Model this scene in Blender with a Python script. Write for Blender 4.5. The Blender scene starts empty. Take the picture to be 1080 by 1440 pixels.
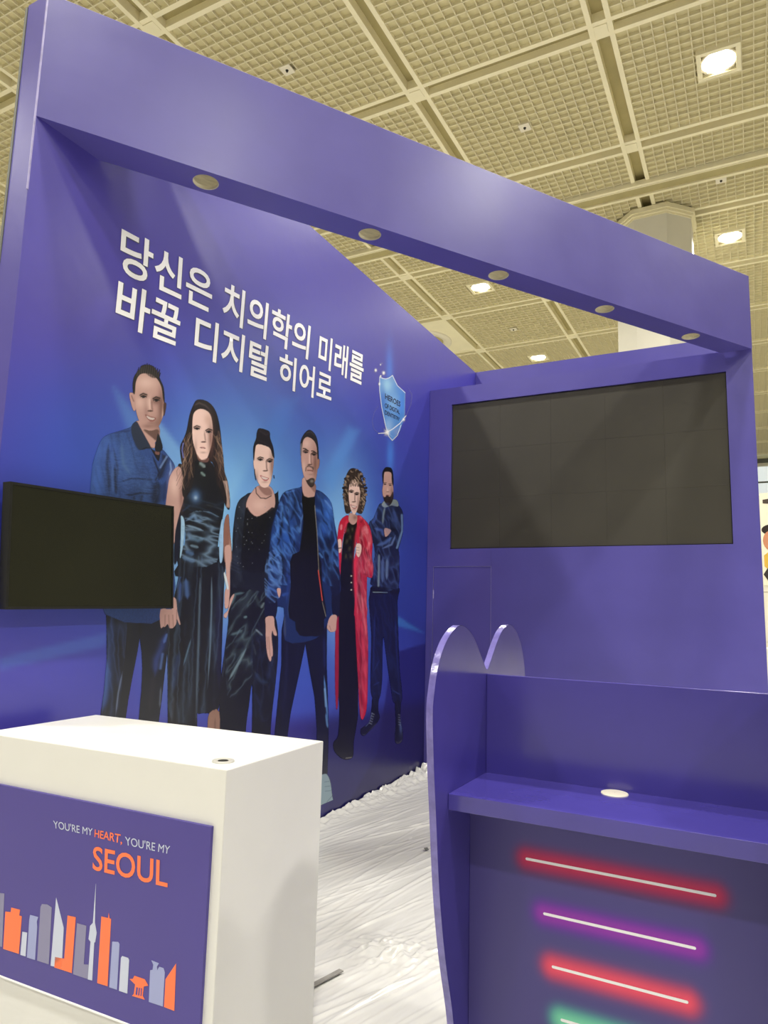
import bpy, bmesh, math, random
import numpy as np
from mathutils import Vector, Matrix

# ------------------------------------------------------------------ camera, world, lights, exposure
C = bpy.context.scene.collection
RW = Matrix(((0.88441183, 0.04115271, 0.46488942), (0.46592048, -0.1356699, -0.87436364), (0.02708907, 0.98989905, -0.13916196)))
EYE = Vector((0, 0, 1.5)); F = 978.0
cam = bpy.data.cameras.new('camera'); cam.sensor_fit = 'VERTICAL'; cam.sensor_height = 36; cam.lens = F / 1440 * 36
cam.clip_start = .05; cam.clip_end = 200
co = bpy.data.objects.new('camera', cam); C.objects.link(co); co.matrix_world = Matrix.Translation(EYE) @ RW.to_4x4()
sc = bpy.context.scene; sc.camera = co
sc.view_settings.view_transform = 'Standard'; sc.view_settings.look = 'None'; sc.view_settings.gamma = 1
sc.view_settings.use_curve_mapping = False
sc.view_settings.exposure = 0.0
w = bpy.data.worlds.new('hall_air'); sc.world = w; w.use_nodes = True
w.node_tree.nodes['Background'].inputs[0].default_value = (1.0, .98, .95, 1)
w.node_tree.nodes['Background'].inputs[1].default_value = 0.24
LAMP_W = 192.0
LAMP_XY = [(-.12 - 5.2 * i, 9.55 + 4.95 * j) for i in range(-1, 3) for j in range(-3, 4)]
LAMP_COL = (1.0, .97, .925)
CZ = 9.0                                    # underside of the hall ceiling
LD = bpy.data.lights.new('high_bay_light', 'AREA'); LD.shape = 'DISK'; LD.size = .42; LD.energy = LAMP_W; LD.color = LAMP_COL; LD.spread = math.radians(140)
for (x, y) in LAMP_XY:
    lo = bpy.data.objects.new('high_bay_light', LD); C.objects.link(lo); lo.location = (x, y, CZ - .035)

# ------------------------------------------------------------------ picking helpers (pixel of the 1080x1440 frame -> point on a real plane)
def ray(u, v): return RW @ Vector((u - 540, 720 - v, -F))
def onX(u, v, x): r = ray(u, v); return EYE + r * ((x - EYE.x) / r.x)
def onY(u, v, y): r = ray(u, v); return EYE + r * ((y - EYE.y) / r.y)
def onZ(u, v, z): r = ray(u, v); return EYE + r * ((z - EYE.z) / r.z)
def onP(u, v, p0, n): r = ray(u, v); return EYE + r * ((p0 - EYE).dot(n) / r.dot(n))

def s2l(c):
    if isinstance(c, str): c = [int(c[i:i + 2], 16) / 255 for i in (1, 3, 5)]
    return tuple(x / 12.92 if x <= .04045 else ((x + .055) / 1.055) ** 2.4 for x in c)

# ------------------------------------------------------------------ materials
def mat(name, col, rough=.5, spec=.5, noise=0, nscale=8, bump=0, bscale=60, metal=0, coat=0, emit=0, col2=None, bdist=.01, attr=None, alpha=False, stretch=None, trans=0):
    m = bpy.data.materials.new(name); m.use_nodes = True; nt = m.node_tree; N = nt.nodes; L = nt.links
    b = N['Principled BSDF']; col = s2l(col)
    b.inputs['Base Color'].default_value = (*col, 1); b.inputs['Roughness'].default_value = rough
    b.inputs['Specular IOR Level'].default_value = spec; b.inputs['Metallic'].default_value = metal
    b.inputs['Coat Weight'].default_value = coat; b.inputs['Coat Roughness'].default_value = .12
    b.inputs['Transmission Weight'].default_value = trans
    tc = N.new('ShaderNodeTexCoord'); src = tc.outputs['Object']
    if stretch:
        mp = N.new('ShaderNodeMapping'); mp.inputs['Scale'].default_value = stretch; L.new(src, mp.inputs[0]); src = mp.outputs[0]
    if attr:
        a = N.new('ShaderNodeVertexColor'); a.layer_name = attr; L.new(a.outputs[0], b.inputs['Base Color'])
        if alpha: L.new(a.outputs[1], b.inputs['Alpha'])
    elif noise or col2:
        n = N.new('ShaderNodeTexNoise'); n.inputs['Scale'].default_value = nscale; n.inputs['Detail'].default_value = 4; L.new(src, n.inputs[0])
        r = N.new('ShaderNodeValToRGB'); L.new(n.outputs[0], r.inputs[0])
        r.color_ramp.elements[0].position = .35; r.color_ramp.elements[1].position = .65
        c2 = s2l(col2) if col2 else tuple(x * (1 + noise) for x in col)
        c1 = col if col2 else tuple(x * (1 - noise) for x in col)
        r.color_ramp.elements[0].color = (*c1, 1); r.color_ramp.elements[1].color = (*c2, 1)
        L.new(r.outputs[0], b.inputs['Base Color'])
        rr = N.new('ShaderNodeMapRange'); rr.inputs[3].default_value = rough - .05; rr.inputs[4].default_value = rough + .06
        L.new(n.outputs[0], rr.inputs[0]); L.new(rr.outputs[0], b.inputs['Roughness'])
    if bump:
        n2 = N.new('ShaderNodeTexNoise'); n2.inputs['Scale'].default_value = bscale; L.new(src, n2.inputs[0])
        bp = N.new('ShaderNodeBump'); bp.inputs['Strength'].default_value = bump; bp.inputs['Distance'].default_value = bdist
        L.new(n2.outputs[0], bp.inputs['Height']); L.new(bp.outputs[0], b.inputs['Normal'])
    if emit:
        b.inputs['Emission Color'].default_value = (*col, 1); b.inputs['Emission Strength'].default_value = emit
    return m
VIO = '#5750a2'
M = dict(
    violet=mat('violet_laminate', VIO, .33, .75, noise=.04, nscale=3, bump=.04, bscale=9, bdist=.02),
    violet_k=mat('violet_kiosk_laminate', '#463e92', .2, .7, noise=.04, nscale=5, bump=.03, bscale=12),
    edge=mat('pale_violet_edge_band', '#a59ecb', .35, .5, noise=.15, nscale=20),
    wood=mat('raw_plywood', '#c8c1a8', .7, .3, noise=.12, nscale=14, stretch=(1, 1, 6)),
    white=mat('white_painted_board', '#e4e3dc', .42, .4, noise=.01, nscale=4, bump=.02, bscale=30),
    ceil=mat('cream_ceiling_metal', '#dbd2a4', .5, .4, noise=.03, nscale=2),
    band=mat('glossy_edge_band', '#7068ac', .18, .7, noise=.15, nscale=30, bump=.3, bscale=40, bdist=.004), core=mat('neon_core_ink', '#ffffff', .4, .4),
    slat=mat('louvre_slat', '#e9e1bd', .5, .4),
    rail=mat('cream_ceiling_rail', '#fbf3cd', .45, .4, noise=.02, nscale=3),
    chan=mat('channel_metal', '#b5aa78', .6, .3, noise=.06, nscale=3),
    plast=mat('white_ceiling_plastic', '#f1ead2', .4, .5),
    dark=mat('dark_plastic', '#17170f', .35, .5, noise=.1, nscale=40),
    tvglass=mat('television_glass', '#20200f', .22, .45, noise=.05, nscale=3),
    led=mat('led_module_face', '#444137', .62, .35, noise=.05, nscale=2.5, bump=.05, bscale=300),
    lens=mat('lamp_lens', '#fff6e0', .3, .5, emit=9),
    column=mat('column_plaster', '#efecdc', .6, .3, noise=.02, nscale=2),
    hall=mat('hall_wall_paint', '#e4dfcc', .7, .3, noise=.03, nscale=.6),
    pane=mat('frosted_pane', '#dfe8ea', .25, .5, emit=.75),
    frame=mat('grey_window_frame', '#6d6f68', .5, .4, noise=.05, nscale=4),
    floor=mat('hall_floor_board', '#b4b1a6', .5, .4, noise=.03, nscale=1.2),
    ink_w=mat('white_ink', '#ffffff', .4, .4), ink_d=mat('dark_ink', '#232743', .4, .4),
    ink_o=mat('orange_ink', '#ff7d4c', .45, .4), ink_b=mat('blue_grey_ink', '#9fa6cf', .45, .4),
    ink_g=mat('grey_ink', '#8a88a6', .45, .4), ink_p=mat('pale_ink', '#c8cfe0', .45, .4),
    ink_s=mat('outline_ink', '#5a5a68', .5, .3),
    graphic=mat('graphic_film', '#4f4590', .42, .4, noise=.02, nscale=3),
    print=mat('mural_print', '#ffffff', .3, .75, attr='Col', bump=.05, bscale=7, bdist=.02),
    figure=mat('figure_print', '#ffffff', .3, .75, attr='Col', alpha=True, bump=.05, bscale=7, bdist=.02),
    ring=mat('grommet_ring_plastic', '#bdbbb2', .35, .5),
    neon=mat('neon_print', '#ffffff', .42, .45, attr='Col'),
    tape=mat('grey_strip', '#8d8a84', .6, .3, noise=.1, nscale=30),
)
# ------------------------------------------------------------------ mesh helpers
def obj(name, bm, m, parent=None, loc=(0, 0, 0), smooth=False):
    me = bpy.data.meshes.new(name)
    if isinstance(bm, bmesh.types.BMesh):
        bm.to_mesh(me); bm.free()
    else: me.from_pydata(*bm)
    ms = m if isinstance(m, (list, tuple)) else [m]
    for x in ms: me.materials.append(x)
    if smooth: me.polygons.foreach_set('use_smooth', [True] * len(me.polygons))
    me.update()
    o = bpy.data.objects.new(name, me); C.objects.link(o); o.location = loc
    if parent: o.parent = parent
    return o
def empty(name, loc=(0, 0, 0)):
    o = bpy.data.objects.new(name, None); C.objects.link(o); o.location = loc; o.empty_display_size = .1; return o
def tag(o, label=None, cat=None, group=None, kind=None):
    for k, v in (('label', label), ('category', cat), ('group', group), ('kind', kind)):
        if v: o[k] = v
    return o
def box(bm, a, b, bev=0):
    x0, y0, z0 = a; x1, y1, z1 = b
    v = [bm.verts.new(p) for p in ((x0, y0, z0), (x1, y0, z0), (x1, y1, z0), (x0, y1, z0), (x0, y0, z1), (x1, y0, z1), (x1, y1, z1), (x0, y1, z1))]
    fs = [bm.faces.new([v[i] for i in f]) for f in ((0, 3, 2, 1), (4, 5, 6, 7), (0, 1, 5, 4), (1, 2, 6, 5), (2, 3, 7, 6), (3, 0, 4, 7))]
    if bev:
        es = list({e for f in fs for e in f.edges}); bmesh.ops.bevel(bm, geom=es, offset=bev, segments=2, affect='EDGES', profile=.5)
    return bm
def Box(a, b, bev=0): return box(bmesh.new(), a, b, bev)
def prism(bm, pts, off, mi=0):
    """closed outline of 3-D points extruded by the vector off (caps as one n-gon, triangulated)"""
    off = Vector(off); a = [bm.verts.new(p) for p in pts]; b = [bm.verts.new(Vector(p) + off) for p in pts]; n = len(pts)
    fs = [bm.faces.new(a), bm.faces.new(b[::-1])] + [bm.faces.new((a[i], b[i], b[(i + 1) % n], a[(i + 1) % n])) for i in range(n)]
    for f in fs: f.material_index = mi
    bmesh.ops.recalc_face_normals(bm, faces=fs)
    return bm
def Prism(pts, off): return prism(bmesh.new(), pts, off)
def cyl(bm, c, r, h, seg=32, axis='Z', r2=None):
    mtx = Matrix.Translation(c)
    if axis == 'Y': mtx = mtx @ Matrix.Rotation(math.pi / 2, 4, 'X')
    if axis == 'X': mtx = mtx @ Matrix.Rotation(math.pi / 2, 4, 'Y')
    bmesh.ops.create_cone(bm, cap_ends=True, segments=seg, radius1=r, radius2=r if r2 is None else r2, depth=h, matrix=mtx)
    return bm
def lathe(bm, prof, c=(0, 0, 0), seg=40):
    rings = [[bm.verts.new((c[0] + r * math.cos(2 * math.pi * k / seg), c[1] + r * math.sin(2 * math.pi * k / seg), c[2] + z)) for k in range(seg)] for r, z in prof]
    for a, b in zip(rings, rings[1:]):
        for k in range(seg): bm.faces.new((a[k], a[(k + 1) % seg], b[(k + 1) % seg], b[k]))
    return bm
def homog(src, dst):
    A = []
    for (x, y), (u, v) in zip(src, dst):
        A.append([x, y, 1, 0, 0, 0, -u * x, -u * y, -u]); A.append([0, 0, 0, x, y, 1, -v * x, -v * y, -v])
    return np.linalg.svd(np.array(A, float))[2][-1].reshape(3, 3)
def text_print(name, s, quad, plane, m, parent, bold=0.0, spacing=1.0, label=None, outline=None):
    """flat lettering laid into the four sided area quad (TL,TR,BR,BL), each corner given as a picture point on the surface"""
    cu = bpy.data.curves.new(name, 'FONT'); cu.body = s; cu.size = 1; cu.offset = bold; cu.space_character = spacing; cu.resolution_u = 4
    t = bpy.data.objects.new(name, cu); C.objects.link(t); bpy.context.view_layer.update()
    me = bpy.data.meshes.new_from_object(t.evaluated_get(bpy.context.evaluated_depsgraph_get()))
    bpy.data.objects.remove(t); bpy.data.curves.remove(cu)
    xs = [v.co.x for v in me.vertices]; ys = [v.co.y for v in me.vertices]
    x0, x1, y0, y1 = min(xs), max(xs), min(ys), max(ys)
    H = homog([(x0, y1), (x1, y1), (x1, y0), (x0, y0)], quad)
    for v in me.vertices:
        p = H @ np.array([v.co.x, v.co.y, 1]); v.co = plane(p[0] / p[2], p[1] / p[2])
    me.materials.clear(); me.materials.append(m); me.update()
    o = bpy.data.objects.new(name, me); C.objects.link(o); o.parent = parent
    if label: o['label'] = label
    return o

# ================================================================== THE HALL
WX = -2.768; WZ = 4.28; YB = 6.117           # plane of the mural, booth height, face of the screen partition
fl = obj('floor', Box((-30, -15, -.1), (24, 46, 0)), M['floor']); tag(fl, 'pale hall floor around the booth', kind='structure')
ce = obj('ceiling', Box((-24, -14, CZ + .3), (16, 40, CZ + .4)), M['ceil'])
tag(ce, 'cream coffered hall ceiling of louvre panels between double rails', kind='structure')
XN = [1.18 - 2.625 * i for i in range(-2, 8)]           # centre lines of the rails that run away from the camera
YN = [-4.5, -1.95, .62, 3.18, 5.72, 8.33, 10.88, 13.33, 15.75, 18.3, 20.75, 23.2, 25.65, 28.1, 30.55, 33.0, 35.5]
def rail_profile_x(y0, y1, z0, z1, xa, xb): return Box((xa, y0, z0), (xb, y1, z1))
for x in XN:
    if x < -17.5 or x > 4: pass
    for s in (-.12, .12):
        obj('rail', Box((x + s - .033, YN[0], CZ), (x + s + .033, YN[-1], CZ + .2)), M['rail'], ce)
    obj('channel_plate', Box((x - .09, YN[0], CZ + .14), (x + .09, YN[-1], CZ + .16)), M['chan'], ce)
for y in YN:
    for s in (-.115, .115):
        obj('rail', Box((XN[-1], y + s - .033, CZ + .006), (XN[0], y + s + .033, CZ + .2)), M['rail'], ce)
    obj('channel_plate', Box((XN[-1], y - .085, CZ + .12), (XN[0], y + .085, CZ + .14)), M['chan'], ce)
    for x in XN:
        obj('rail_joint', Box((x - .085, y - .08, CZ - .004), (x + .085, y + .08, CZ + .1)), M['rail'], ce) if -18 < x < 4 and y < 22 else None
# louvre panels: slats crossing over a backing plate, one mesh shared by alike panels
NS = 16
def slat_mesh(wx, wy):
    a = bmesh.new(); box(a, (-wx / 2, -.008, .012), (wx / 2, .008, .058)); b = bmesh.new(); box(b, (-.006, -wy / 2, .012), (.006, wy / 2, .058))
    r = []
    for n, bm in (('slat', a), ('slat', b)):
        me = bpy.data.meshes.new(n); bm.to_mesh(me); bm.free(); me.materials.append(M['slat']); r.append(me)
    return r
def link(name, me, parent, loc, rot=None):
    o = bpy.data.objects.new(name, me); C.objects.link(o); o.parent = parent; o.location = loc
    if rot: o.rotation_euler = rot
    return o
cache = {}
near = {(i, j) for i, j in ((2, 5), (1, 5), (2, 4), (1, 4), (3, 4), (2, 6), (3, 5), (0, 5))}
for i in range(len(XN) - 1):
    for j in range(len(YN) - 1):
        xa, xb = XN[i + 1] + .153, XN[i] - .153; ya, yb = YN[j] + .148, YN[j + 1] - .148
        wx, wy = round(xb - xa, 3), round(yb - ya, 3); cx, cy = (xa + xb) / 2, (ya + yb) / 2
        if i == 5 and j == 8:       # solid panel with the round air diffuser
            p = obj('solid_panel', Box((xa, ya, CZ + .02), (xb, yb, CZ + .05)), M['rail'], ce); continue
        key = (wx, wy)
        if key not in cache:
            bm = Box((-wx / 2, -wy / 2, .058), (wx / 2, wy / 2, .07)); me = bpy.data.meshes.new('louvre_panel'); bm.to_mesh(me); bm.free(); me.materials.append(M['ceil'])
            bm = bmesh.new()
            for k in range(1, NS):
                y = -wy / 2 + wy * k / NS; box(bm, (-wx / 2, y - .008, .012), (wx / 2, y + .008, .058))
                x = -wx / 2 + wx * k / NS; box(bm, (x - .006, -wy / 2, .012), (x + .006, wy / 2, .058))
            m2 = bpy.data.meshes.new('slats'); bm.to_mesh(m2); bm.free(); m2.materials.append(M['slat'])
            cache[key] = (me, m2, *slat_mesh(wx, wy))
        me, m2, sx, sy = cache[key]
        p = link('louvre_panel', me, ce, (cx, cy, CZ))
        # which panels show largest is fixed by where they hang
        if (i, j) in near:
            for k in range(1, NS):
                link('slat', sx, p, (0, -wy / 2 + wy * k / NS, 0)); link('slat', sy, p, (-wx / 2 + wx * k / NS, 0, 0))
        else:
            link('slats', m2, p, (0, 0, 0))['kind'] = 'stuff'
# the broad track crossing the bays
tr = empty('ceiling_track', (-4, 12.08, CZ)); tag(tr, 'broad double edged track slung across the ceiling bays in front of the column', 'ceiling track')
obj('track_web', Box((-12, -.16, -.03), (8, .16, .02)), M['chan'], tr)
for y0, y1 in ((-.2, -.14), (-.125, -.1), (.14, .2)): obj('track_rail', Box((-12, y0, -.06), (8, y1, .03)), M['rail'], tr)
# air diffuser
df = empty('air_diffuser', (XN[5] - 1.3125, (YN[8] + YN[9]) / 2, CZ)); df.parent = ce; df['label'] = 'large round white air diffuser in the plain ceiling panel'
obj('rim', lathe(bmesh.new(), [(.62, .02), (.66, -.03), (.82, -.03), (.86, .0), (.86, .02)]), M['plast'], df, smooth=True)
obj('cone', lathe(bmesh.new(), [(.45, -.06), (.48, -.03), (.6, .015), (.64, .018)]), M['chan'], df, smooth=True)
obj('cap', lathe(bmesh.new(), [(.001, -.07), (.4, -.07), (.45, -.055), (.46, -.03), (.3, .018)]), M['plast'], df, smooth=True)
# high bay lamps
named = {(0, 0): 'square ceiling lamp at the upper right, brightest and nearest of the four in view',
         (0, 1): 'square ceiling lamp just right of the white column',
         (1, 1): 'square ceiling lamp seen over the mural wall under the third beam hole',
         (1, 2): 'square ceiling lamp farthest away, just above the rear booth wall'}
def lamp_meshes():
    h = bmesh.new()
    for a, b in (((-.27, -.27, -.03), (.27, -.21, .09)), ((-.27, .21, -.03), (.27, .27, .09)), ((-.27, -.21, -.03), (-.21, .21, .09)), ((.21, -.21, -.03), (.27, .21, .09))): box(h, a, b, .004)
    f = bmesh.new(); cyl(f, (0, 0, .03), .205, .05, 32)
    rf = bmesh.new(); lathe(rf, [(.212, -.01), (.235, -.01), (.235, .06)], seg=32)
    out = []
    for n, bm, m in (('lamp_frame', h, 'rail'), ('lens', f, 'lens'), ('reflector_ring', rf, 'plast')):
        me = bpy.data.meshes.new(n); bm.to_mesh(me); bm.free(); me.materials.append(M[m]); out.append(me)
    return out
LM = lamp_meshes(); seen = 0
for i in range(-1, 3):
    for j in range(-3, 4):
        x, y = -.12 - 5.2 * i, 9.55 + 4.95 * j
        e = empty('ceiling_lamp', (x, y, CZ))
        tag(e, named.get((i, j), 'square ceiling lamp of the hall outside the picture'), 'ceiling lamp', 'square high bay lamps of the hall ceiling')
        for me in LM: link(me.name.split('.')[0], me, e, (0, 0, 0))
# small sensors
for (x, y), lb in (((-5.51, 7.09), 'small square ceiling sensor at the upper left above the beam'), ((-2.85, 9.68), 'small square ceiling sensor in the bay at the top centre'),
                   ((-.2, 12.43), 'small square ceiling sensor right of the column head'), ((-5.37, 17.17), 'small square ceiling sensor in the gap between beam and rear wall'),
                   ((-8.2, 19.2), 'small pale ceiling sensor above the rear corner of the booth')):
    e = empty('ceiling_sensor', (x, y, CZ)); tag(e, lb, 'ceiling sensor', 'small sensors in the ceiling panels')
    obj('plate', Box((-.085, -.085, -.012), (.085, .085, .012), .004), M['plast'], e)
    obj('nozzle', lathe(bmesh.new(), [(.001, -.035), (.015, -.034), (.022, -.012)], seg=16), M['dark'], e)
# columns
def column(cx, cy, label, r=.72):
    e = empty('column', (cx, cy, 0)); tag(e, label, 'column')
    def octo(bm, R, z0, z1, R2=None):
        R2 = R2 or R; c = .42
        def ring(q, z): return [(q, -q * c, z), (q, q * c, z), (q * c, q, z), (-q * c, q, z), (-q, q * c, z), (-q, -q * c, z), (-q * c, -q, z), (q * c, -q, z)]
        a = [bm.verts.new(p) for p in ring(R, z0)]; b = [bm.verts.new(p) for p in ring(R2, z1)]
        for k in range(8): bm.faces.new((a[k], a[(k + 1) % 8], b[(k + 1) % 8], b[k]))
        bm.faces.new(b); bm.faces.new(a[::-1]); return bm
    obj('shaft', octo(bmesh.new(), r - .055, 0, CZ - .06), M['column'], e)
    bm = bmesh.new(); octo(bm, r - .045, CZ - .19, CZ - .15); octo(bm, r - .01, CZ - .15, CZ - .1); octo(bm, r + .01, CZ - .1, CZ - .012)
    obj('head_moulding', bm, M['rail'], e)
    for z in (1.2, 3.6, 6.0): obj('joint_band', octo(bmesh.new(), r - .052, z, z + .012), M['chan'], e)
    return e
column(-1.4, 13.42, 'octagonal white column with a stepped head behind the beam')
column(-13.5, 7.8, 'white column far behind the left wall end')
# hall end, low booths behind the partition
wb = obj('wall_back', Box((-24, 38, 0), (16, 38.3, CZ + .4)), M['hall']); tag(wb, 'far end wall of the hall', kind='structure')
win = empty('window_1', (0, 38, 0)); tag(win, 'high band of frosted windows on the far hall wall', kind='structure')
obj('window_frame', Box((-8, -.06, 9.1), (14, -.01, 9.3)), M['frame'], win)
for k in range(2):
    z0 = 7.55 + k * .82 - .2
    obj('window_frame', Box((-8, -.06, z0 - .06), (14, -.01, z0)), M['frame'], win)
    for q in range(9): obj('pane', Box((-7.9 + q * 2.4, -.04, z0 + .02), (-5.56 + q * 2.4, -.012, z0 + .74)), M['pane'], win)
nb = empty('neighbour_booth', (.2, 17, 0)); tag(nb, 'white panelled exhibition booth seen past the right edge of the violet partition', 'booth')
for k in range(4):
    obj('wall_panel', Box((-.8, 0, k * 1.05), (2.6, .08, k * 1.05 + 1.035)), M['hall'], nb)
obj('counter_front', Box((-.1, -1.2, 0), (2.2, -.6, .95)), M['white'], nb)
po = empty('poster', (.23, 16.985, 0)); tag(po, 'colourful portrait poster on the white booth, just showing at the right edge', 'poster')
def PL(n_, x0, z0, x1, z1, k_, col, o_=.0):
    pts = [((x0 + x1) / 2 + (x1 - x0) / 2 * math.cos(2 * math.pi * q_ / k_), -.004 - o_, (z0 + z1) / 2 + (z1 - z0) / 2 * math.sin(2 * math.pi * q_ / k_)) for q_ in range(k_)]
    obj(n_, Prism(pts, (0, .002, 0)), mat(n_ + '_ink', col, .5, .3), po)
z9 = onY(1078, 790, 16.98).z; z8 = onY(1078, 745, 16.98).z; zt9 = onY(1078, 706, 16.98).z
obj('sheet', Box((-.03, -.001, z9 - .5), (.9, .013, zt9 + .2)), M['plast'], po)
PL('hair_print', -.02, z8 - .12, .4, z8 + .12, 20, '#2c2420'); PL('face_print', .0, z8 - .45, .3, z8 - .02, 20, '#c98a68', .002); PL('shirt_print', -.02, z9 - .25, .5, z8 - .4, 7, '#d8b04a', .003); PL('bag_print', -.02, z9 - .42, .3, z9 - .12, 6, '#3a3430', .004); PL('leaf_print', .0, zt9 - .05, .3, zt9 + .08, 5, '#4a4038', .002)
lb_ = empty('white_booth', (-14.5, 9.5, 0)); tag(lb_, 'cream exhibition booth fascia beyond the left wall end', 'booth')
for k in range(4): obj('fascia_panel', Box((-4, .0, k * 1.6), (2.2, .12, k * 1.6 + 1.58)), M['hall'], lb_)
obj('fascia_frame', Box((-4.05, -.04, 6.4), (2.25, .16, 6.5)), M['plast'], lb_)

# ================================================================== THE BOOTH
# --- left wall with its end face
wl = obj('wall_left', Box((WX - .145, 1.765, 0), (WX - .003, 7.62, WZ), .002), M['violet']); tag(wl, 'tall violet booth wall carrying the printed mural', kind='structure')
obj('edge_strip', Box((WX - .003, 1.758, 3.3), (WX + .003, 1.765, WZ)), M['edge'], wl); obj('edge_strip', Box((WX - .0015, 1.7615, 0), (WX + .0015, 1.765, 3.299)), M['violet'], wl)
obj('rear_edge_profile', Box((WX - .16, 1.762, 0), (WX - .145, 1.80, WZ - .01)), M['frame'], wl)
# --- rear wall behind the partition
wr = obj('wall_rear', Box((WX, 7.4, 0), (.07, 7.55, WZ)), M['violet']); tag(wr, 'violet rear wall of the booth rising behind the screen partition', kind='structure')
# --- screen partition
sp = empty('screen_partition', (WX, YB, 0)); tag(sp, 'violet partition box holding the big dark screen and a flush door', 'partition')
PT = 3.675; SX0, SX1, SZ0, SZ1 = -2.534, -.124, 2.089, 3.506; DX0, DX1, DZ = -2.696, -2.126, 1.92
def P_(a, b, m='violet', name='panel', bev=0): return obj(name, Box((a[0] - WX, a[1] - YB, a[2]), (b[0] - WX, b[1] - YB, b[2]), bev), M[m], sp)
T = .045; g = .004
P_((WX + .001, YB, SZ1), (.07, YB + T, PT), name='top_panel')
P_((WX + .001, YB, SZ0), (SX0, YB + T, SZ1 - .00005), name='side_panel'); P_((SX1, YB, SZ0), (.07, YB + T, SZ1 - .00005), name='side_panel')
P_((DX1 + g, YB, 0), (.07, YB + T, SZ0 - .00005), name='lower_panel')
P_((WX + .001, YB, DZ + g), (DX1 + g - .001, YB + T, SZ0 - .00005), name='lower_panel'); P_((WX + .001, YB, 0), (DX0 - g, YB + T, DZ + g - .001), name='lower_panel')
P_((WX + .001, YB + T, PT - .03), (.07, 7.4, PT), name='roof_panel')
P_((.025, YB + T, 0), (.07, 7.4, PT - .031), name='end_panel')
d = P_((DX0, YB + .003, .01), (DX1, YB + T, DZ), name='door_leaf')
for z in (.3, 1.66):
    obj('hinge', cyl(bmesh.new(), (DX0 - WX - .002, .002, z), .006, .08, 12), M['edge'], d)
for a, b in (((DX0 - g, YB - .001, 0), (DX0 - g + .002, YB, DZ)), ((DX0 - g, YB - .001, DZ + g - .002), (DX1 + g, YB, DZ + g)), ((DX1 + g - .002, YB - .001, 0), (DX1 + g, YB, DZ))):
    P_(a, b, 'edge', 'door_edging', 0)
# --- the LED screen, recessed a little, built of cabinets
ls = empty('led_screen', (SX0, YB, SZ0)); tag(ls, 'large dark switched-off LED screen set into the violet partition', 'screen')
SW, SH = SX1 - SX0, SZ1 - SZ0
obj('backing_frame', Box((.001, .03, .001), (SW - .001, .044, SH - .001)), M['dark'], ls)
for a in range(5):
    for b in range(3):
        cw, ch = (SW - .012) / 5, (SH - .012) / 3
        obj('module', Box((.006 + a * cw + .0006, .0165, .006 + b * ch + .0006), (.006 + (a + 1) * cw - .0002, .029, .006 + (b + 1) * ch - .0002)), M['led'], ls)
# --- the diagonal beam: four boards round a hollow, holes cut in the soffit
A = Vector((-2.772, 1.760, 0)); B = Vector((.072, 6.10, 0)); Dv = (B - A).normalized(); Nv = Vector((-Dv.y, Dv.x, 0)); LB = (B - A).length; TH = .19; BZ = 3.66
be = empty('overhead_beam', (A.x, A.y, BZ)); be.rotation_euler.z = math.atan2(Dv.y, Dv.x); tag(be, 'deep violet beam crossing diagonally from the mural wall end to the partition corner', 'beam')
k0 = 0; bb = .018; BH = WZ - BZ
def mitre(y, l0, l1):  # beam ends follow the two walls
    return l0, l1
# board outlines in beam coordinates (x along, y back, z up); ends cut along the walls
cL = Nv.x / Dv.x if abs(Dv.x) > 1e-6 else 0
def xl(y): return -y * Nv.x / Dv.x + .002            # stays on the plane of the mural wall
def xr(y): return LB - y * (Nv.y / Dv.y) + .0
def board(name, y0, y1, z0, z1, m='violet'):
    pts = [(xl(y0), y0, z0), (xr(y0), y0, z0), (xr(y1), y1, z0), (xl(y1), y1, z0)]
    return obj(name, Prism(pts, (0, 0, z1 - z0)), M[m], be)
board('front_board', 0, bb, 0, BH); board('back_board', TH - bb, TH, 0, BH)
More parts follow.
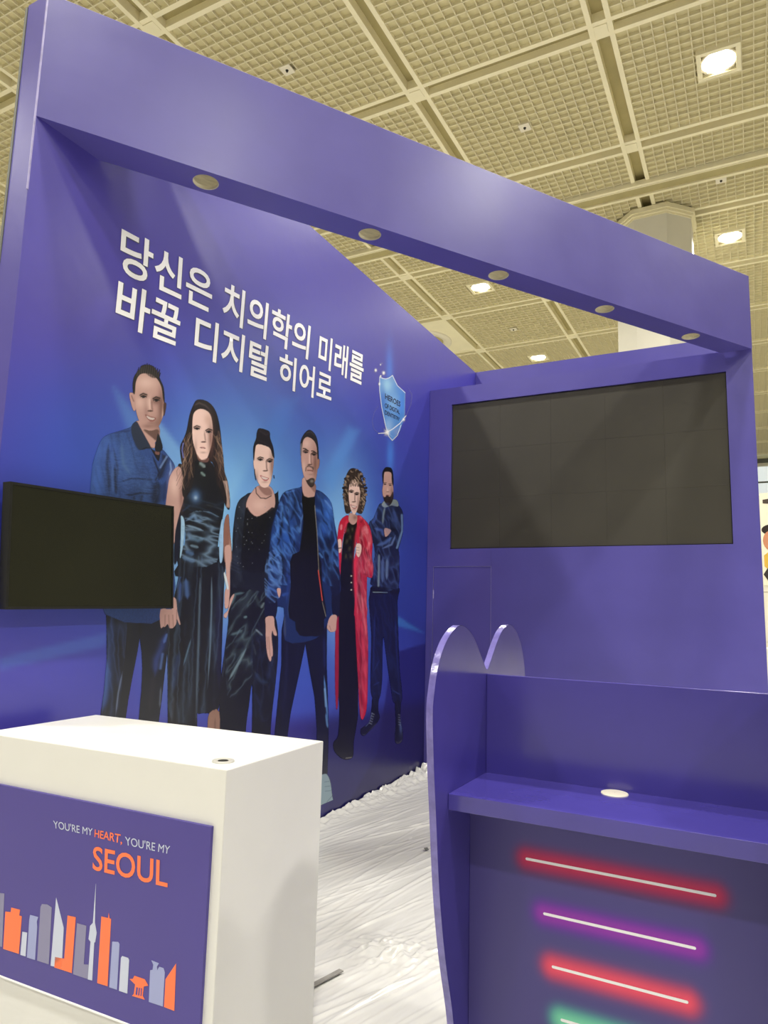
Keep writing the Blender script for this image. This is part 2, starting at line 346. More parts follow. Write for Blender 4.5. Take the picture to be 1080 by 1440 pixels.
# soffit with five round holes
HR = .066; holes = []
Rz = Matrix.Rotation(-be.rotation_euler.z, 3, 'Z')
for p in ((-2.417, 2.483), (-1.89, 3.283), (-1.361, 4.061), (-.843, 4.857), (-.317, 5.613)):
    q = Rz @ (Vector((p[0], p[1], 0)) - A); holes.append((q.x, .095))
bm = bmesh.new()
cuts = [xl(.095)] + [(holes[i][0] + holes[i + 1][0]) / 2 for i in range(4)] + [xr(.095)]
for s in range(5):
    hx, hy = holes[s]; n = 40
    y0, y1 = bb, TH - bb
    x0a, x0b = (xl(y0), xl(y1)) if s == 0 else (cuts[s], cuts[s]); x1a, x1b = (xr(y0), xr(y1)) if s == 4 else (cuts[s + 1], cuts[s + 1])
    def outer(t):
        dx, dy = math.cos(t), math.sin(t); best = 9
        poly = [(x0a, y0), (x1a, y0), (x1b, y1), (x0b, y1)]
        for a_, b_ in zip(poly, poly[1:] + poly[:1]):
            ex, ey = b_[0] - a_[0], b_[1] - a_[1]; den = dx * ey - dy * ex
            if abs(den) < 1e-9: continue
            tt = ((a_[0] - hx) * ey - (a_[1] - hy) * ex) / den; uu = ((a_[0] - hx) * dy - (a_[1] - hy) * dx) / den
            if tt > 0 and -1e-6 <= uu <= 1 + 1e-6: best = min(best, tt)
        return best
    ang = sorted([2 * math.pi * k / n for k in range(n)] + [math.atan2(y - hy, x - hx) % (2 * math.pi) for x, y in ((x0a, y0), (x1a, y0), (x1b, y1), (x0b, y1))])
    rings = []
    for z in (0, bb):
        rings.append(([bm.verts.new((hx + HR * math.cos(t), hy + HR * math.sin(t), z)) for t in ang], [bm.verts.new((hx + outer(t) * math.cos(t), hy + outer(t) * math.sin(t), z)) for t in ang]))
    m_ = len(ang)
    for k in range(m_):
        j = (k + 1) % m_
        bm.faces.new((rings[0][0][k], rings[0][1][k], rings[0][1][j], rings[0][0][j])).material_index = 0
        bm.faces.new((rings[1][0][k], rings[1][0][j], rings[1][1][j], rings[1][1][k])).material_index = 1
        bm.faces.new((rings[0][0][k], rings[0][0][j], rings[1][0][j], rings[1][0][k])).material_index = 1
so = obj('soffit_board', bm, [M['violet'], M['wood']], be)
for s in range(5):
    r = lathe(bmesh.new(), [(HR - .0005, -.0005), (HR - .004, .001), (HR - .004, bb)], (holes[s][0], holes[s][1], 0)); obj('hole_lining', r, M['wood'], be)
for y0, y1 in ((bb, bb + .002), (TH - bb - .002, TH - bb)): board('inner_lining', y0, y1, bb, BH - .02, 'wood')
for k in range(6):
    x = .35 + k * .92
    obj('batten', Box((x, bb + .003, BH - .3), (x + .03, TH - bb - .003, BH - .26)), M['wood'], be)
board('top_edging', 0, bb, BH, BH + .002, 'edge')

# ================================================================== MURAL PAINTER (flat print on the left wall, colours per vertex)
def colmesh(name, verts, faces, cols, m, parent):
    me = bpy.data.meshes.new(name); me.vertices.add(len(verts)); me.vertices.foreach_set('co', np.asarray(verts, np.float32).ravel())
    me.loops.add(len(faces) * 4); me.loops.foreach_set('vertex_index', np.asarray(faces, np.int32).ravel())
    me.polygons.add(len(faces)); me.polygons.foreach_set('loop_start', np.arange(0, len(faces) * 4, 4, dtype=np.int32))
    try: me.polygons.foreach_set('loop_total', np.full(len(faces), 4, np.int32))
    except Exception: pass
    me.update(calc_edges=True)
    a = me.color_attributes.new('Col', 'FLOAT_COLOR', 'POINT')
    cc = np.ones((len(verts), 4), np.float32); cc[:, :cols.shape[1]] = cols; a.data.foreach_set('color', cc.ravel())
    me.materials.append(m); o = bpy.data.objects.new(name, me); C.objects.link(o); o.parent = parent; return o
#@@PB@@
# colour grid of the figures: points on the wall plane, finer where the wall is nearer
uu = np.arange(112, 596, .62); 
Yc = np.array([onX(u, 860, WX).y for u in uu]); Zc = np.arange(.12, 3.62, .0036)
GY, GZ_ = np.meshgrid(Yc, Zc)
Ri = np.array(RW.transposed())
def topix(Y, Z):
    d = np.stack([np.full_like(Y, WX), Y, Z - 1.5]); c = np.tensordot(Ri, d, 1)
    return 540 + F * c[0] / -c[2], 720 - F * c[1] / -c[2]
class Canvas:
    def __init__(s, Y, Z):
        s.U, s.V = topix(Y, Z); s.c = np.zeros(Y.shape + (3,)); s.a = np.zeros(Y.shape); s.id = np.zeros(Y.shape, np.int8); s.cur = 0
    def win(s, pts, pad):
        P = np.asarray(pts, float); u0, v0 = P.min(0) - pad; u1, v1 = P.max(0) + pad
        m = (s.U >= u0) & (s.U <= u1) & (s.V >= v0) & (s.V <= v1)
        if not m.any(): return None
        r = np.where(m.any(1))[0]; c = np.where(m.any(0))[0]; return slice(r[0], r[-1] + 1), slice(c[0], c[-1] + 1)
    def lay(s, w, k, col, al=1, over=False):
        k = k * al
        if over: k = k * s.a[w]          # only tints what is already printed
        col = np.asarray(s2l(col)) if isinstance(col, str) else col
        a0 = s.a[w]; an = a0 + k * (1 - a0) if not over else a0
        kk_ = np.where(a0 < .02, np.where(k > 0, 1, 0), k / np.maximum(k + a0 * (1 - k), 1e-6))[..., None]
        s.c[w] = s.c[w] * (1 - kk_) + col * kk_; s.a[w] = an
        if s.cur: s.id[w] = np.where(k > .5 * (~over if isinstance(over, bool) else 1), s.cur, s.id[w]) if not over else s.id[w]
CV = Canvas(GY, GZ_)
def csm(pts, n=3):
    P = [tuple(p) for p in pts]; N_ = len(P); out = []
    for k in range(N_):
        a, b, c, d_ = P[k - 1], P[k], P[(k + 1) % N_], P[(k + 2) % N_]
        for q_ in range(n):
            t = q_ / n; out.append(tuple(.5 * (2 * B_ + (C_ - A_) * t + (2 * A_ - 5 * B_ + 4 * C_ - D_) * t * t + (3 * B_ - A_ - 3 * C_ + D_) * t ** 3) for A_, B_, C_, D_ in zip(a, b, c, d_)))
    return out
OR = dict(A=(120, 500, 6.545), B=(225, 550, 6.0), W=(225, 780, 5.54), D=(310, 590, 6.857), E=(300, 780, 4.5), F=(370, 595, 6.545), G=(465, 645, 6.545), H=(450, 850, 4.645), I=(130, 840, 8.0), S=(500, 480, 9.0), P=(0, 0, 1.0))
def tp(k, pts): x, y, s = OR[k]; return [(x + a / s, y + b / s) for a, b in pts]
def segd(U, V, a, b):
    ex, ey = b[0] - a[0], b[1] - a[1]; L2 = ex * ex + ey * ey + 1e-9
    t = np.clip(((U - a[0]) * ex + (V - a[1]) * ey) / L2, 0, 1); return np.hypot(U - a[0] - t * ex, V - a[1] - t * ey), t
def Pg(k, pts, col, f=.6, al=1, sm=1, over=False, nz=0, cv=None):
    cv = cv or CV; pts = tp(k, pts)
    if sm: pts = csm(pts)
    w = cv.win(pts, f * 2 + .5)
    if w is None: return
    U, V = cv.U[w], cv.V[w]; ins = np.zeros(U.shape, bool); dm = np.full(U.shape, 1e9)
    for a, b in zip(pts, pts[1:] + pts[:1]):
        cond = (a[1] > V) != (b[1] > V)
        if abs(b[1] - a[1]) > 1e-9: ins ^= cond & (U < (b[0] - a[0]) * (V - a[1]) / (b[1] - a[1]) + a[0])
        dm = np.minimum(dm, segd(U, V, a, b)[0])
    sd = np.where(ins, dm, -dm); kx = np.clip(sd / f + .5, 0, 1); kx = kx * kx * (3 - 2 * kx)
    c = np.asarray(s2l(col)) if isinstance(col, str) else np.asarray(col)
    if nz: c = c * (1 + nz * (vnz(U, V * .5) - .5))[..., None] * np.ones(U.shape + (3,))
    cv.lay(w, kx, c, al, over)
def St(k, pts, wd, col, f=.5, al=1, over=True, cv=None, tap=0):
    cv = cv or CV; pts = tp(k, pts); w = cv.win(pts, wd + f * 2)
    if w is None: return
    U, V = cv.U[w], cv.V[w]; kb = np.zeros(U.shape); n = len(pts) - 1
    for i_, (a, b) in enumerate(zip(pts, pts[1:])):
        d_, t = segd(U, V, a, b); q_ = (i_ + t) / n; ww = wd / 2 * (1 - tap * np.abs(2 * q_ - 1) ** 2)
        if wd >= 2.2: e_ = np.minimum(1, 4 * np.minimum(q_, 1 - q_) + .15); kb = np.maximum(kb, np.exp(-(d_ / (wd * .48 * e_)) ** 2) * .92 * np.minimum(1, e_ + .2))
        else: kb = np.maximum(kb, np.clip((ww - d_) / f + .5, 0, 1))
    cv.lay(w, kb, col, al, over)
def El(k, c, r, col, f=.5, al=1, over=True, cv=None):
    cv = cv or CV; x, y, s = OR[k]; cx_, cy_ = x + c[0] / s, y + c[1] / s; rx, ry = r[0] / s, r[1] / s
    w = cv.win([(cx_ - rx, cy_ - ry), (cx_ + rx, cy_ + ry)], f * 2)
    if w is None: return
    d_ = np.hypot((cv.U[w] - cx_) / rx, (cv.V[w] - cy_) / ry); m_ = min(rx, ry)
    cv.lay(w, np.clip((1 - d_) * m_ / f + .5, 0, 1), col, al, over)
def Gs(k, c, r, col, al=1, over=True, rot=0, cv=None):      # soft round touch
    cv = cv or CV; x, y, s = OR[k]; cx_, cy_ = x + c[0] / s, y + c[1] / s; rx, ry = r[0] / s, r[1] / s; R_ = max(rx, ry)
    w = cv.win([(cx_ - R_, cy_ - R_), (cx_ + R_, cy_ + R_)], R_ * 1.2)
    if w is None: return
    dx, dy = cv.U[w] - cx_, cv.V[w] - cy_; ct_, st_ = math.cos(rot), math.sin(rot)
    d2 = ((dx * ct_ + dy * st_) / rx) ** 2 + ((-dx * st_ + dy * ct_) / ry) ** 2
    cv.lay(w, np.exp(-d2), col, al, over)
def Fd(k, pts, col, ang, across, along, al=.7, pw=2.5, th=.0, cv=None, seed=0):
    """printed cloth sheen: thin light or dark folds, ang = direction of the folds in degrees, widths in picture units"""
    cv = cv or CV; pts = csm(tp(k, pts)); w = cv.win(pts, 1)
    if w is None: return
    U, V = cv.U[w], cv.V[w]; ins = np.zeros(U.shape, bool)
    for a, b in zip(pts, pts[1:] + pts[:1]):
        cond = (a[1] > V) != (b[1] > V)
        if abs(b[1] - a[1]) > 1e-9: ins ^= cond & (U < (b[0] - a[0]) * (V - a[1]) / (b[1] - a[1]) + a[0])
    t_ = math.radians(ang); wob = 3 * vnz(U / 9 + seed, V / 9)
    across *= 2.1; along *= 2.4; al *= .62; pw *= .8
    A_ = (U * math.cos(t_) + V * math.sin(t_)) / along + seed * 3.1; B_ = (-U * math.sin(t_) + V * math.cos(t_) + wob) / across + seed * 7.7
    n_ = 1 - np.abs(vnz(A_, B_) - .5) * 2; kx = np.clip((n_ - th) / (1 - th), 0, 1) ** pw
    cv.lay(w, np.where(ins, kx, 0), col, al, True)
_r = np.random.default_rng(7).random((128, 128))
def vnz(x, y):
    x = x * 1.3; y = y * 1.3; xi = np.floor(x).astype(int); yi = np.floor(y).astype(int); fx, fy = x - xi, y - yi; g_ = lambda i, j: _r[i % 128, j % 128]
    return g_(xi, yi) * (1 - fx) * (1 - fy) + g_(xi + 1, yi) * fx * (1 - fy) + g_(xi, yi + 1) * (1 - fx) * fy + g_(xi + 1, yi + 1) * fx * fy

# ---- printed background: violet paper with a blue glow and rays
bgY = np.linspace(1.765, 7.40, 300); bgZ = np.linspace(.002, WZ - .003, 230); BY, BZ_ = np.meshgrid(bgY, bgZ)
BG = Canvas(BY, BZ_); BG.a[:] = 1; BG.c[:] = s2l('#4c42a6')
K9 = dict(cv=BG, over=True)
Gs('P', (40, 760), (190, 170), '#2b37a0', .75, **K9); Gs('P', (120, 620), (120, 110), '#3450b4', .7, **K9)
Gs('P', (590, 860), (120, 260), '#28248c', .75, **K9)
Gs('P', (370, 800), (250, 260), '#2c50bc', .9, **K9); Gs('P', (330, 700), (130, 150), '#4a86d6', .85, **K9)
Gs('P', (330, 760), (75, 130), '#8cc4ea', .95, **K9); Gs('P', (480, 745), (42, 95), '#6caaee', .8, **K9); Gs('P', (478, 800), (26, 110), '#93caf6', .85, **K9)
Gs('P', (240, 830), (30, 120), '#86b8e0', .7, **K9)
Gs('P', (400, 940), (110, 70), '#3d55bc', .7, **K9); Gs('P', (60, 960), (130, 60), '#4c49ac', .6, **K9)
Pg('P', [(160, 545), (196, 585), (262, 700), (240, 700), (178, 600)], '#5f8fd0', 14, .5, 0, **K9)
Pg('P', [(205, 590), (222, 590), (300, 690), (280, 720)], '#7db2e4', 9, .65, 0, **K9)
Pg('P', [(395, 560), (420, 560), (330, 760), (310, 740)], '#4a80d4', 18, .35, 0, **K9)
Pg('P', [(490, 600), (505, 606), (468, 690), (455, 670)], '#5a98e6', 14, .5, 0, **K9)
Pg('P', [(540, 860), (562, 868), (596, 890), (560, 880)], '#3f7ed0', 5, .7, 0, **K9)
Pg('P', [(0, 925), (150, 890), (150, 908), (0, 942)], '#4f6fc6', 8, .5, 0, **K9)
Pg('P', [(552, 918), (760, 860), (760, 1300), (450, 1200), (530, 1060)], '#1a1266', 4, .8, 0, **K9)
Pg('P', [(380, 1020), (760, 960), (760, 1300), (300, 1400), (300, 1180)], '#1c1650', 30, .85, 0, **K9)
Pg('P', [(-60, 1010), (440, 1010), (460, 1300), (-200, 1500)], '#3a3290', 30, .5, 0, **K9)
Gs('P', (548, 520), (5, 34), '#4a82e6', .7, **K9); Gs('P', (549, 640), (5, 26), '#4a86e6', .7, **K9)
Gs('P', (100, 420), (160, 70), '#4a3f98', .5, **K9)
ix = np.arange(BY.size).reshape(BY.shape); fx_ = np.stack([ix[:-1, :-1], ix[:-1, 1:], ix[1:, 1:], ix[1:, :-1]], -1).reshape(-1, 4)
mural = colmesh('mural_print', np.stack([np.full(BY.size, WX - .0012), BY.ravel(), BZ_.ravel()], -1), fx_, BG.c.reshape(-1, 3), M['print'], wl)
mural['label'] = 'violet mural print with a blue glow behind six standing people'

SK, SKd, SKl = '#c59c92', '#7d564e', '#ecc9bd'
def face(k, e1, e2, nose, mouth, sc_=1, brow='#33241f', smile=False, lip='#9c4c4c'):
    """printed face: eyes with brows, the nose's shade and the mouth, at picked places"""
    for e in (e1, e2):
        Gs(k, (e[0], e[1] - 8 * sc_), (30 * sc_, 16 * sc_), '#5a382e', .75)
        St(k, [(e[0] - 27 * sc_, e[1] - 14 * sc_), (e[0] - 2 * sc_, e[1] - 28 * sc_), (e[0] + 27 * sc_, e[1] - 17 * sc_)], 11 * sc_ / OR[k][2], brow, .5, .9)
        El(k, e, (19 * sc_, 8 * sc_), '#b9aca6', .4, .8); El(k, e, (14 * sc_, 10 * sc_), '#141216', .3, 1)
        St(k, [(e[0] - 21 * sc_, e[1] - 2 * sc_), (e[0], e[1] - 10 * sc_), (e[0] + 21 * sc_, e[1])], 9.5 * sc_ / OR[k][2], '#1c1010', .35, 1)
    mx, my = (e1[0] + e2[0]) / 2, (e1[1] + e2[1]) / 2
    St(k, [(mx + 12 * sc_, my + 5), (nose[0] + 14 * sc_, nose[1] - 20 * sc_), (nose[0] + 20 * sc_, nose[1])], 15 * sc_ / OR[k][2], SKd, 1.0, .7)
    St(k, [(mx - 4 * sc_, my + 8), (nose[0] - 3 * sc_, nose[1] - 14 * sc_)], 9 * sc_ / OR[k][2], SKl, 1.2, .6)
    El(k, (nose[0], nose[1] + 4 * sc_), (24 * sc_, 7 * sc_), '#54302a', .5, .9)
    mouth = (mouth[0], mouth[1]); m0 = sc_
    if smile:
        sc_ = sc_ * 1.08
        Pg(k, [(mouth[0] - 42 * sc_, mouth[1] - 22 * sc_), (mouth[0], mouth[1] - 8 * sc_), (mouth[0] + 40 * sc_, mouth[1] + 4 * sc_), (mouth[0] + 22 * sc_, mouth[1] + 28 * sc_), (mouth[0] - 10 * sc_, mouth[1] + 24 * sc_)], lip, .5, .9, over=True)
        Pg(k, [(mouth[0] - 32 * sc_, mouth[1] - 13 * sc_), (mouth[0] + 2, mouth[1] - 2), (mouth[0] + 32 * sc_, mouth[1] + 8 * sc_), (mouth[0] + 14 * sc_, mouth[1] + 18 * sc_), (mouth[0] - 12 * sc_, mouth[1] + 12 * sc_)], '#ded2cc', .4, .9, over=True)
    else:
        St(k, [(mouth[0] - 30 * sc_, mouth[1] - 4 * sc_), (mouth[0], mouth[1] - 4 * sc_), (mouth[0] + 28 * sc_, mouth[1] + 4 * sc_)], 14 * sc_ / OR[k][2], lip, .6, .9)
        St(k, [(mouth[0] - 28 * sc_, mouth[1] - 3 * sc_), (mouth[0] + 26 * sc_, mouth[1] + 3 * sc_)], 4 * sc_ / OR[k][2], '#54262a', .4, .9)
    Gs(k, (mouth[0] + 4, mouth[1] + 40 * sc_), (26 * sc_, 9 * sc_), SKd, .45)

# ---- figure 6: man with folded arms at the right
CV.cur = 6; B6 = '#1b2350'
Pg('H', [(330, -110), (508, -110), (506, -20), (512, 200), (520, 420), (535, 560), (530, 640), (480, 640), (465, 560), (440, 400), (414, 210), (408, 360), (404, 520), (385, 620), (338, 600), (330, 480), (335, 200)], '#151c50', .7)
for p_, c_ in (([(360, 20), (352, 250), (345, 480)], '#25348a'), ([(490, 60), (500, 300), (518, 540)], '#25348a'), ([(345, 530), (392, 505)], '#33458f'), ([(470, 560), (525, 590)], '#33458f'), ([(345, 570), (390, 560)], '#0a0d2c'), ([(350, 440), (390, 360)], '#2c3c86')): St('H', p_, 2.2, c_, 2, .7)
Pg('H', [(345, 600), (382, 600), (380, 690), (390, 740), (360, 790), (320, 830), (290, 858), (270, 850), (268, 812), (320, 770), (335, 690)], '#0d1230', .6)
St('H', [(272, 845), (300, 858), (350, 800), (388, 765)], 2.6, '#5a5c70', .6, .7); St('H', [(300, 795), (322, 770), (340, 710)], 1.6, '#5f6c98', .8, .6)
Pg('H', [(492, 635), (528, 640), (524, 740), (540, 830), (538, 890), (505, 912), (488, 880), (495, 780)], '#0d1230', .6)
St('H', [(492, 890), (510, 912), (540, 880)], 2.4, '#63616c', .6, .7); Gs('H', (528, 800), (10, 50), '#5468a0', .7)
for q_ in range(5): St('H', [(322 + q_ * 4, 775 - q_ * 16), (338 + q_ * 4, 782 - q_ * 16)], .8, '#8d93a8', .4, .8); St('H', [(512, 720 + q_ * 16), (526, 724 + q_ * 16)], .8, '#8d93a8', .4, .8)
Pg('G', [(395, 1165), (610, 1175), (608, 1245), (385, 1235)], '#0f1232', .6); St('G', [(390, 1228), (520, 1232)], 1.2, '#8ba0a6', .5, .8)
Pg('G', [(445, 425), (480, 415), (600, 420), (655, 470), (668, 560), (660, 700), (625, 830), (632, 900), (625, 1190), (560, 1190), (455, 1180), (370, 1160), (372, 1100), (405, 900), (395, 780), (372, 770), (352, 600), (395, 545)], '#202a58', .7)
for p_, wd_, c_ in (([(430, 470), (410, 560), (380, 600)], 4, '#3a55a4'), ([(400, 640), (470, 660), (490, 720)], 5, '#4a65b0'), ([(420, 800), (500, 775), (570, 720)], 5, '#5674b8'), ([(470, 830), (560, 790), (600, 700)], 3, '#7088c0'),
                    ([(480, 900), (475, 1150)], 5, '#5f78b2'), ([(520, 910), (515, 1120)], 4, '#7d97c4'), ([(445, 890), (440, 1170)], 2, '#9fb4bc'), ([(655, 520), (660, 660), (610, 820)], 2, '#8bb0dc'), ([(590, 930), (600, 1150)], 4, '#0e1230'), ([(530, 640), (600, 660)], 5, '#11162e'), ([(410, 860), (600, 900)], 7, '#0d1130'), ([(580, 470), (600, 600)], 6, '#33488c'), ([(405, 930), (400, 1140)], 4, '#32498f')): St('G', p_, wd_, c_, 2.2, .75)
St('G', [(500, 440), (485, 520), (478, 610)], 2.6, '#7e8f90', .8, .9); Pg('G', [(470, 425), (500, 385), (590, 375), (620, 400), (620, 440), (560, 430), (500, 450)], '#8a979a', .6)
Pg('G', [(496, 640), (552, 655), (548, 680), (520, 712), (500, 712)], SK, .6)
Pg('G', [(483, 240), (500, 110), (560, 115), (575, 250), (575, 350), (545, 420), (520, 430), (490, 370), (475, 300)], SK, .6)
Pg('G', [(486, 345), (500, 355), (520, 330), (545, 350), (574, 300), (575, 375), (545, 430), (518, 430), (492, 385)], '#3a2c2c', .9)
Pg('G', [(478, 200), (476, 130), (500, 85), (530, 78), (562, 92), (576, 150), (577, 250), (562, 210), (556, 130), (500, 122), (490, 150), (486, 230)], '#15131a', .6)
for e in ((500, 236), (548, 245)): El('G', e, (13, 6), '#241a1e', .4, .9); St('G', [(e[0] - 14, e[1] - 13), (e[0] + 14, e[1] - 15)], .9, '#1c1216', .4, .9)
Gs('G', (524, 290), (7, 26), SKl, .6); El('G', (526, 305), (13, 4), '#5a382f', .5, .8); El('G', (525, 338), (18, 5), '#7d3f40', .4, .9); Gs('G', (562, 300), (12, 60), SKd, .6)
Fd('G', [(445, 425), (600, 420), (668, 560), (632, 900), (625, 1190), (370, 1160), (395, 780), (352, 600)], '#5c78ba', 70, 2.2, 9, .55, 5, seed=1)
Fd('H', [(335, -20), (500, -20), (530, 640), (470, 640), (414, 210), (400, 600), (340, 600)], '#2f4090', 80, 2, 12, .5, 4, seed=2)
# ---- figure 5: woman in the long red coat
CV.cur = 5
Pg('H', [(120, -100), (232, -100), (250, 630), (240, 780), (220, 900), (218, 980), (200, 1008), (150, 1010), (95, 960), (88, 900), (120, 850), (125, 640), (110, 500)], '#0c0c12', .7)
St('H', [(170, 1004), (205, 1000)], 1.4, '#8c8a80', .5, .8)
Pg('H', [(104, 60), (122, 60), (120, 590), (106, 680), (98, 440)], '#9c1533', .7)
Pg('H', [(222, -260), (300, -260), (305, 60), (314, 250), (312, 500), (305, 680), (275, 755), (258, 680), (250, 500), (236, 250)], '#bc1838', .7)
Pg('G', [(150, 520), (180, 540), (260, 520), (300, 550), (355, 620), (385, 760), (380, 900), (392, 1000), (380, 1095), (320, 1095), (318, 1250), (335, 1440), (215, 1440), (210, 1000), (240, 800), (235, 600), (150, 600), (110, 760), (100, 900), (85, 1100), (70, 1100), (72, 900), (62, 740), (85, 580)], '#c41c3c', .7)
Pg('G', [(170, 585), (240, 580), (240, 760), (215, 900), (215, 1440), (80, 1440), (88, 1100), (105, 850), (135, 640)], '#100f12', .8, nz=.6)
Pg('G', [(165, 540), (180, 500), (240, 520), (240, 580), (205, 608), (170, 580)], SK, .7); Gs('G', (225, 540), (22, 22), SKd, .7)
for p_, wd_, c_, a_ in (([(100, 600), (95, 660)], 3, '#f09aa4', .8), ([(310, 610), (340, 700)], 5, '#f28a96', .8), ([(250, 560), (235, 800), (225, 1000), (235, 1440)], 6, '#e03450', .8), ([(355, 760), (340, 850)], 3, '#f0707c', .8), ([(300, 800), (350, 900), (385, 960)], 4, '#7a0c24', .8),
                        ([(275, 640), (290, 800), (270, 1000)], 6, '#7c0e26', .8), ([(330, 920), (370, 990), (360, 1060)], 4, '#ea4358', .7), ([(290, 1060), (380, 1080)], 3, '#8c1030', .7), ([(262, 1000), (268, 1440)], 5, '#6d0c22', .8), ([(300, 1100), (312, 1440)], 4, '#e23a56', .8), ([(150, 560), (125, 700)], 4, '#e2405a', .7), ([(270, 590), (300, 560)], 4, '#8c1030', .8)): St('G', p_, wd_, c_, 2.2, a_)
for p_, wd_, c_ in (([(246, 60), (285, 300), (300, 500)], 5, '#e84662'), ([(270, -80), (290, 100), (306, 240)], 3, '#f27a8c'), ([(258, 330), (268, 600), (276, 740)], 4, '#86102c'), ([(300, 400), (296, 660)], 3, '#d83a58'), ([(262, 120), (272, 420)], 3, '#84102a')): St('H', p_, wd_, c_, 2.2, .75)
for x_, y_ in ((160, 660), (180, 720), (150, 760), (200, 650), (175, 830), (185, 900), (140, 900)): Gs('G', (x_, y_), (12, 22), '#6a614a', .6)
for y_ in (1080, 1140, 1208): El('G', (190, y_), (7, 6), '#c9c4b4', .4, .9)
Fd('G', [(262, 540), (300, 550), (385, 760), (392, 1000), (380, 1095), (320, 1095), (335, 1440), (240, 1440), (262, 800)], '#f8a0aa', 80, 1.8, 8, .6, 7, seed=3)
Fd('G', [(262, 540), (300, 550), (385, 760), (392, 1000), (380, 1095), (320, 1095), (335, 1440), (240, 1440), (262, 800)], '#7c0c26', 85, 2.4, 10, .55, 5, seed=4)
Fd('H', [(236, -260), (300, -260), (314, 400), (275, 755), (250, 500)], '#f2708a', 84, 1.8, 16, .6, 6, seed=5); Fd('H', [(236, -260), (300, -260), (314, 400), (275, 755), (250, 500)], '#6a0a22', 84, 2.2, 18, .6, 5, seed=6)
Pg('G', [(68, 745), (95, 745), (100, 800), (92, 860), (68, 860), (62, 800)], SKl, .6); St('G', [(70, 825), (96, 822)], 1.6, '#22201c', .5, .8)
Pg('G', [(235, 790), (262, 780), (282, 800), (282, 850), (262, 905), (240, 890), (232, 840)], SKl, .6)
for y_ in (815, 840, 865): St('G', [(238, y_), (262, y_ + 4)], .6, SKd, .4, .7)
HC = '#4a3a33'
Pg('G', [(180, 95), (225, 90), (265, 130), (290, 210), (315, 290), (322, 380), (312, 440), (290, 500), (262, 505), (200, 470), (175, 500), (140, 500), (125, 430), (118, 320), (130, 210), (150, 140)], HC, .9, nz=.9)
rn = np.random.default_rng(3)
for q_ in range(40):
    a_ = q_ / 40 * 2 * math.pi; El('G', (222 + 98 * math.cos(a_) + 5 * math.sin(q_ * 2.3), (300 + 195 * math.sin(a_)) if math.sin(a_) < .75 else 300), (15, 13), ['#4a3a33', '#8f7a68', '#352823'][q_ % 3], .7, .9, over=False)
for q_ in range(150):
    x_ = rn.uniform(122, 318); y_ = rn.uniform(140, 490)
    if 165 < x_ < 268 and y_ > 220: continue
    St('G', [(x_ - 8, y_ - 6), (x_ + 6 * math.sin(q_), y_), (x_ + 4, y_ + 12)], 1.0, ['#8f7a68', '#2b201d', '#b39c84', '#5b473c'][q_ % 4], .6, .8)
Pg('G', [(170, 260), (185, 215), (230, 200), (265, 270), (268, 360), (250, 450), (225, 510), (200, 500), (178, 440), (166, 350)], SKl, .8)
Gs('G', (255, 400), (16, 90), SKd, .6)
face('G', (190, 308), (240, 330), (212, 395), (212, 438), .72, smile=True, lip='#a83444')
for q_ in range(14): El('G', (180 + q_ * 6, 225 + 22 * math.sin(q_ * 1.7)), (8, 14), ['#4a3a33', '#8f7a68'][q_ % 2], .6, .8)
# ---- figure 3: woman in the dark sequined top
CV.cur = 3
Pg('E', [(110, 120), (330, 100), (330, 200), (400, 420), (410, 600), (395, 800), (372, 1000), (360, 1180), (355, 1500), (250, 1500), (246, 1000), (244, 820), (225, 960), (205, 1120), (190, 1500), (40, 1500), (40, 900), (70, 620), (95, 420)], '#12151c', .7)
for p_, wd_, c_, a_ in (([(105, 510), (150, 495), (190, 475)], 5, '#5b7480', .7), ([(130, 560), (180, 520), (230, 480)], 5, '#3a4c58', .7), ([(95, 800), (150, 700), (210, 590)], 4, '#7e98a4', .7), ([(120, 700), (190, 580)], 7, '#2e3e4a', .6), ([(110, 330), (140, 250), (200, 240)], 4, '#5f7c86', .7),
                        ([(190, 400), (215, 390)], 4, '#6d8a92', .7), ([(210, 120), (330, 130)], 7, '#56656c', .7), ([(230, 160), (330, 150)], 5, '#6c7b80', .6), ([(260, 250), (300, 340)], 6, '#3e4d54', .7), ([(300, 340), (325, 300)], 4, '#7a8d92', .6), ([(265, 470), (315, 515)], 3, '#8093a0', .7),
                        ([(260, 740), (300, 800), (350, 810)], 6, '#34486a', .7), ([(260, 870), (300, 960)], 4, '#2b3560', .6), ([(250, 560), (270, 640)], 3, '#56636e', .6), ([(380, 640), (340, 800)], 8, '#2c3a66', .6), ([(90, 420), (200, 400)], 6, '#05070c', .8), ([(240, 500), (250, 800)], 8, '#08090e', .8)): St('E', p_, wd_, c_, 2.4, a_)
Fd('E', [(95, 400), (200, 250), (330, 140), (330, 330), (250, 560), (240, 800), (90, 900)], '#6d8694', 122, 3, 12, .6, 5, seed=7)
Fd('E', [(250, 420), (410, 560), (380, 1000), (250, 1000)], '#35466e', 85, 3, 16, .6, 4, seed=8)
Pg('E', [(0, 1000), (36, 1000), (36, 1200), (-10, 1200)], SKd, .6)
Pg('D', [(300, 705), (240, 730), (180, 780), (145, 880), (120, 1100), (115, 1250), (90, 1400), (90, 1560), (110, 1600), (560, 1600), (560, 760), (520, 720)], '#1c222e', .8)
Gs('D', (200, 900), (60, 150), '#303b4c', .8); Gs('D', (160, 1250), (30, 140), '#2b3448', .7)
Fd('D', [(300, 705), (180, 780), (120, 1100), (90, 1560), (200, 1560), (230, 900)], '#4a5870', 80, 3, 9, .5, 4, seed=9)
Pg('D', [(300, 705), (360, 640), (470, 640), (520, 720), (520, 850), (430, 900), (350, 935), (290, 895), (248, 845), (262, 770)], SK, .8)
